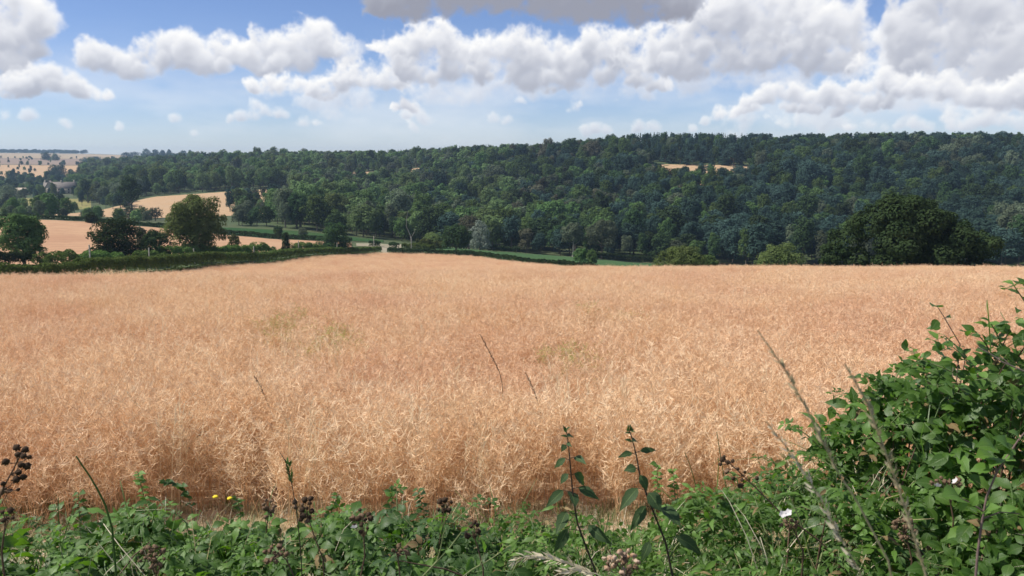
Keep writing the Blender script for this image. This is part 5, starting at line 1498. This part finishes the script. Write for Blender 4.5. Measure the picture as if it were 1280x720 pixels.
# ---- twigs and leafy shoots
def shoot(name, stem, leaves, Y, label, smat, lmat, wpx=3.0, branches=(), wr=0.55, face=0.45, seed=0, cat='twig'):
    pts = px_path(stem, Y); base = pts[0].copy()
    e = empty(name, Vector(base), label, cat)
    r = wpx * Y / F / 2
    path = [p - base for p in pts]
    gb = gz(base[0], base[1])
    if base[2] > gb: path = [np.array([0, 0, gb - base[2] - 0.02]), np.array([0, 0, (gb - base[2]) * 0.5])] + path
    ps = [tube(path, np.linspace(r, r * 0.45, len(path)), 6)]
    for b in branches: ps.append(tube([p - base for p in px_path(b, Y)], np.linspace(r * 0.6, r * 0.25, len(b)), 5))
    obj('stem', smooth(mesh('stem', [(*join(ps), 0)], LM(smat))), e)
    for i, (a, b) in enumerate(leaves): px_leaf(e, base, a, b, Y, wr, lmat, 900 + seed * 50 + i, face)
    return e
shoot('twig', [(515, 735), (545, 703), (562, 685), (577, 665)], [((553, 672), (551, 655)), ((577, 665), (586, 657)), ((556, 690), (570, 688))], 2.0, 'pale green bare twig rising to the right at bottom centre', 'greencane', 'fresh', 3.6, [[(546, 702), (551, 685), (554, 668), (558, 660)]], 0.3, seed=1)
shoot('twig', [(560, 735), (590, 712), (615, 698), (636, 683), (645, 678)], [((636, 683), (648, 674)), ((628, 689), (630, 680)), ((606, 690), (602, 672))], 2.05, 'pale budded twig right of the pale green bare twig', 'greencane', 'fresh', 2.6, [[(600, 706), (604, 696), (606, 688)]], 0.3, seed=2)
shoot('shrub_shoot', [(1218, 740), (1222, 692), (1227, 655), (1233, 622), (1246, 590), (1273, 550), (1290, 530)],
      [((1262, 562), (1243, 545)), ((1243, 560), (1222, 556)), ((1238, 585), (1212, 588)), ((1240, 570), (1220, 570)), ((1256, 566), (1268, 556)), ((1246, 572), (1238, 583)), ((1252, 574), (1268, 574)), ((1240, 584), (1230, 592)), ((1275, 548), (1262, 538)), ((1282, 540), (1292, 548)),
       ((1200, 622), (1180, 618)), ((1205, 625), (1200, 640)), ((1228, 640), (1250, 632)), ((1252, 640), (1274, 634)), ((1215, 632), (1222, 618))], 2.0,
      'purple brown shrub shoot with bright young leaves near the right edge', 'purpletwig', 'fresh', 4.2, [[(1246, 590), (1244, 578), (1238, 572)], [(1230, 640), (1216, 630), (1200, 622)], [(1229, 648), (1250, 640), (1275, 642)]], 0.62, seed=3)
shoot('shrub_shoot', [(1200, 430), (1188, 410), (1180, 396), (1171, 382)], [((1172, 400), (1164, 412)), ((1171, 384), (1166, 381)), ((1181, 398), (1188, 396)), ((1176, 410), (1158, 410))], 2.9, 'thin shoot standing up from the top of the tall shrub', 'purpletwig', 'shrub', 1.8, [], 0.7, seed=4)
shoot('twig', [(1310, 480), (1280, 464), (1252, 452), (1236, 441), (1222, 434)], [], 2.45, 'bare pale twig lying across the top of the tall shrub', 'twig', 'shrub', 2.8, [[(1262, 456), (1254, 448), (1248, 447)]], seed=5)
SH = [([(186, 668), (182, 630), (176, 605), (172, 590)], 4.6, 'fresh', 'bright yellow green weed at the left end of the stubble', 9), ([(246, 664), (236, 622), (222, 606), (205, 602)], 4.2, 'bramble_dk', 'arching dark bramble shoot reaching over the stubble at left', 13),
      ([(302, 664), (300, 640), (296, 622)], 4.4, 'bramble', 'small grey green weed with yellow flowers beside the arching shoot', 7), ([(818, 656), (822, 612), (821, 580)], 4.8, 'fresh', 'light green upright weed right behind the right nettle', 11),
      ([(846, 650), (843, 612), (841, 588)], 4.8, 'fresh', 'light green weed beside the upright one behind the right nettle', 9), ([(532, 668), (530, 640), (522, 612)], 3.6, 'bramble_dk', 'dark bramble tip at the top of the centre brambles', 9),
      ([(484, 664), (489, 630), (494, 608)], 3.8, 'bramble_dk', 'thin leafy shoot left of the dark bramble tip', 6), ([(404, 660), (414, 640), (422, 618)], 3.8, 'bramble', 'leafy shoot above the brown berry heads left of centre', 7),
      ([(100, 660), (99, 640), (98, 616)], 3.0, 'bramble', 'small leafy shoot behind the plain green stalk', 5), ([(1078, 545), (1072, 520), (1060, 505)], 3.2, 'fresh', 'young leaves reaching out where the brambles meet the tall shrub', 7)]
for i, (stm, Y, mt, lb, n) in enumerate(SH):
    g = np.random.default_rng(950 + i); st = np.array(stm, float); lv = []
    for k in range(n * 2):
        f = 0.25 + 0.75 * k / (2 * n - 1); q = f * (len(st) - 1); j = min(int(q), len(st) - 2); a = st[j] * (1 - q + j) + st[j + 1] * (q - j)
        an = (k % 2) * math.pi + g.uniform(-0.9, 0.9); L = g.uniform(7, 13) * (2.9 / Y) ** 0.5
        lv.append((tuple(a), (a[0] + math.cos(an) * L, a[1] - math.sin(an) * L * 0.6 - 1)))
    e = shoot('leafy_shoot', stm, lv, Y, lb, 'greencane', mt, 1.8, [], 0.55, 0.4, 10 + i, 'weed')
    if i == 2:
        for (u, v_) in ((269, 621), (287, 623)):
            p = np.array(P(u, v_, Y)); r = 3.6 * Y / F
            o = obj('flower', mesh('flower', [(ico_berry(3)[0][0], ico_berry(3)[0][1], 0)], LM('yellow')), e, p - np.array(e.location), None, (r, r, r * 0.6))
            s0 = np.array(P(298, 640, Y)); v, f = tube([s0 - np.array(e.location), p - np.array(e.location)], [0.002, 0.0015], 4)
            obj('flower_stalk', mesh('flower_stalk', [(v, f, 0)], LM('greencane')), e)

# ---- grass and litter of the bank between hedge and crop
def bank_grass():
    g = np.random.default_rng(61)
    src = []
    for mt in ('greengrass', 'greengrass', 'dry', 'palestraw', 'fresh'):
        ps = []
        for k in range(16):
            a = g.uniform(0, 6.28); h = g.uniform(0.12, 0.34); b = np.r_[g.normal(0, 0.05, 2), 0]
            d = np.array([math.cos(a), math.sin(a), 0]) * h * g.uniform(0.2, 0.8)
            ps.append(ribbon([b, b + d * 0.3 + (0, 0, h * 0.6), b + d + (0, 0, h * g.uniform(0.6, 1))], [0.007, 0.006, 0.001], np.array([-math.sin(a), math.cos(a), 0])))
        v, f = join(ps); src.append(mesh('tuft', [(v, f, 0, np.full((len(v), 2), 0.5))], LM(mt)))
    n = 7000
    X = g.uniform(-5.2, 5.6, n); Y = g.uniform(2.9, 7.7, n)
    u = X / Y * F * 0.95 + 640
    lush = np.clip(np.interp(u, (100, 200, 330, 560, 640, 900, 1300), (0.6, 0.5, 0.25, 0.3, 0.9, 0.95, 0.9)), 0, 1)
    k = g.random(n) < np.where(Y < 4.8, 0.25 + lush, np.where(Y < 6.2, 0.2 + lush * 0.7, 0.75))
    X, Y, lush = X[k], Y[k], lush[k]; n = len(X)
    idx = np.where(g.random(n) < lush * np.where(Y < 5.8, 1.0, 0.35), g.choice((0, 1, 4), n, p=(.4, .35, .25)), g.choice((2, 3), n, p=(.75, .25)))
    s = g.uniform(0.6, 1.15, n) * np.where(Y > 5.5, 0.75, 1.05)
    tag(instancer('bank_grass', np.c_[X, Y, ground(X, Y)], np.c_[np.zeros(n), np.zeros(n), g.uniform(0, 6.28, n)], np.c_[s, s, s], idx, src), 'rough green and bleached grass on the bank before the crop', 'grass')
bank_grass()
def hedge_grass():
    """thin grass blades and dead stems caught in the brambles"""
    g = np.random.default_rng(67)
    src = []
    for mt, w in (('greengrass', 0.005), ('palestraw', 0.0028), ('dry', 0.0026), ('fresh', 0.004)):
        for q in range(2):
            ps = []
            for k in range(5):
                a = g.uniform(0, 6.28); h = g.uniform(0.16, 0.34); b = np.r_[g.normal(0, 0.03, 2), 0]
                d = np.array([math.cos(a), math.sin(a), 0]) * h * g.uniform(0.3, 1.1)
                ps.append(ribbon([b, b + d * 0.25 + (0, 0, h * 0.55), b + d * 0.65 + (0, 0, h * 0.85), b + d + (0, 0, h * g.uniform(0.6, 0.95))], [w, w, w * 0.7, 0.0006], np.array([-math.sin(a), math.cos(a), 0.2])))
            v, f = join(ps); src.append(mesh('tuft', [(v, f, 0, np.full((len(v), 2), 0.5))], LM(mt)))
    n = 620
    X = g.uniform(-2.4, 2.5, n); Y = g.uniform(2.0, 3.3, n)
    z, _ = canopy(X, Y)
    s = g.uniform(0.6, 1.05, n)
    tag(instancer('hedge_grass', np.c_[X, Y, z - g.uniform(0.14, 0.30, n)], np.c_[g.normal(0, 0.3, n), g.normal(0, 0.3, n), g.uniform(0, 6.28, n)], np.c_[s, s, s], g.integers(0, len(src), n), src), 'thin green and dead grass tangled through the hedge', 'grass')
hedge_grass()
def verge_grass():
    g = np.random.default_rng(63)
    ps = []
    for k in range(26):
        a = g.uniform(0, 6.28); h = g.uniform(0.4, 0.95); b = np.r_[g.normal(0, 0.3, 2), 0]
        d = np.array([math.cos(a), math.sin(a), 0]) * h * 0.4
        ps.append(ribbon([b, b + d * 0.3 + (0, 0, h * 0.6), b + d + (0, 0, h)], [0.03, 0.03, 0.01], np.array([-math.sin(a), math.cos(a), 0])))
    src = [mesh('tuft', [(*join(ps), 0)], LM('dry')), mesh('tuft', [(*join(ps), 0)], LM('greengrass'))]
    nu = np.array([(0, 96), (100, 104), (200, 128), (345, 183), (420, 222), (478, 252)], float)
    n = 2600
    u = g.uniform(-60, 478, n) ** 1.0; Y = np.interp(u, nu[:, 0], nu[:, 1]) + g.uniform(-2.2, 3, n); X = np.array([T(a) for a in u]) * Y
    s = g.uniform(0.7, 1.2, n)
    tag(instancer('verge_grass', np.c_[X, Y, ground(X, Y)], np.c_[np.zeros(n), np.zeros(n), g.uniform(0, 6.28, n)], np.c_[s, s, s], (g.random(n) < 0.3).astype(int), src), 'strip of dry grass between the crop and its left hedge', 'grass')
verge_grass()

# ------------------------------------------------------------------ haze over the valley
def haze(density):
    x, y0, y1, z0, z1 = 7700, -420, 5400, -62, 54
    V, Fq = boxv(-x, x, y0, y1, z0, z1)
    m, t = new_mat('haze')
    pv = N(t, 'ShaderNodeVolumePrincipled')
    pv.inputs['Color'].default_value = (0.52, 0.73, 1.0, 1)
    pv.inputs['Density'].default_value = density
    pv.inputs['Anisotropy'].default_value = 0.2
    o = N(t, 'ShaderNodeOutputMaterial'); t.links.new(pv.outputs[0], o.inputs['Volume'])
    tag(obj('haze', mesh('haze', [(V, Fq, 0)], [m])), 'thin bluish summer haze over the valley', 'haze', kind='stuff')
haze(0.00012)
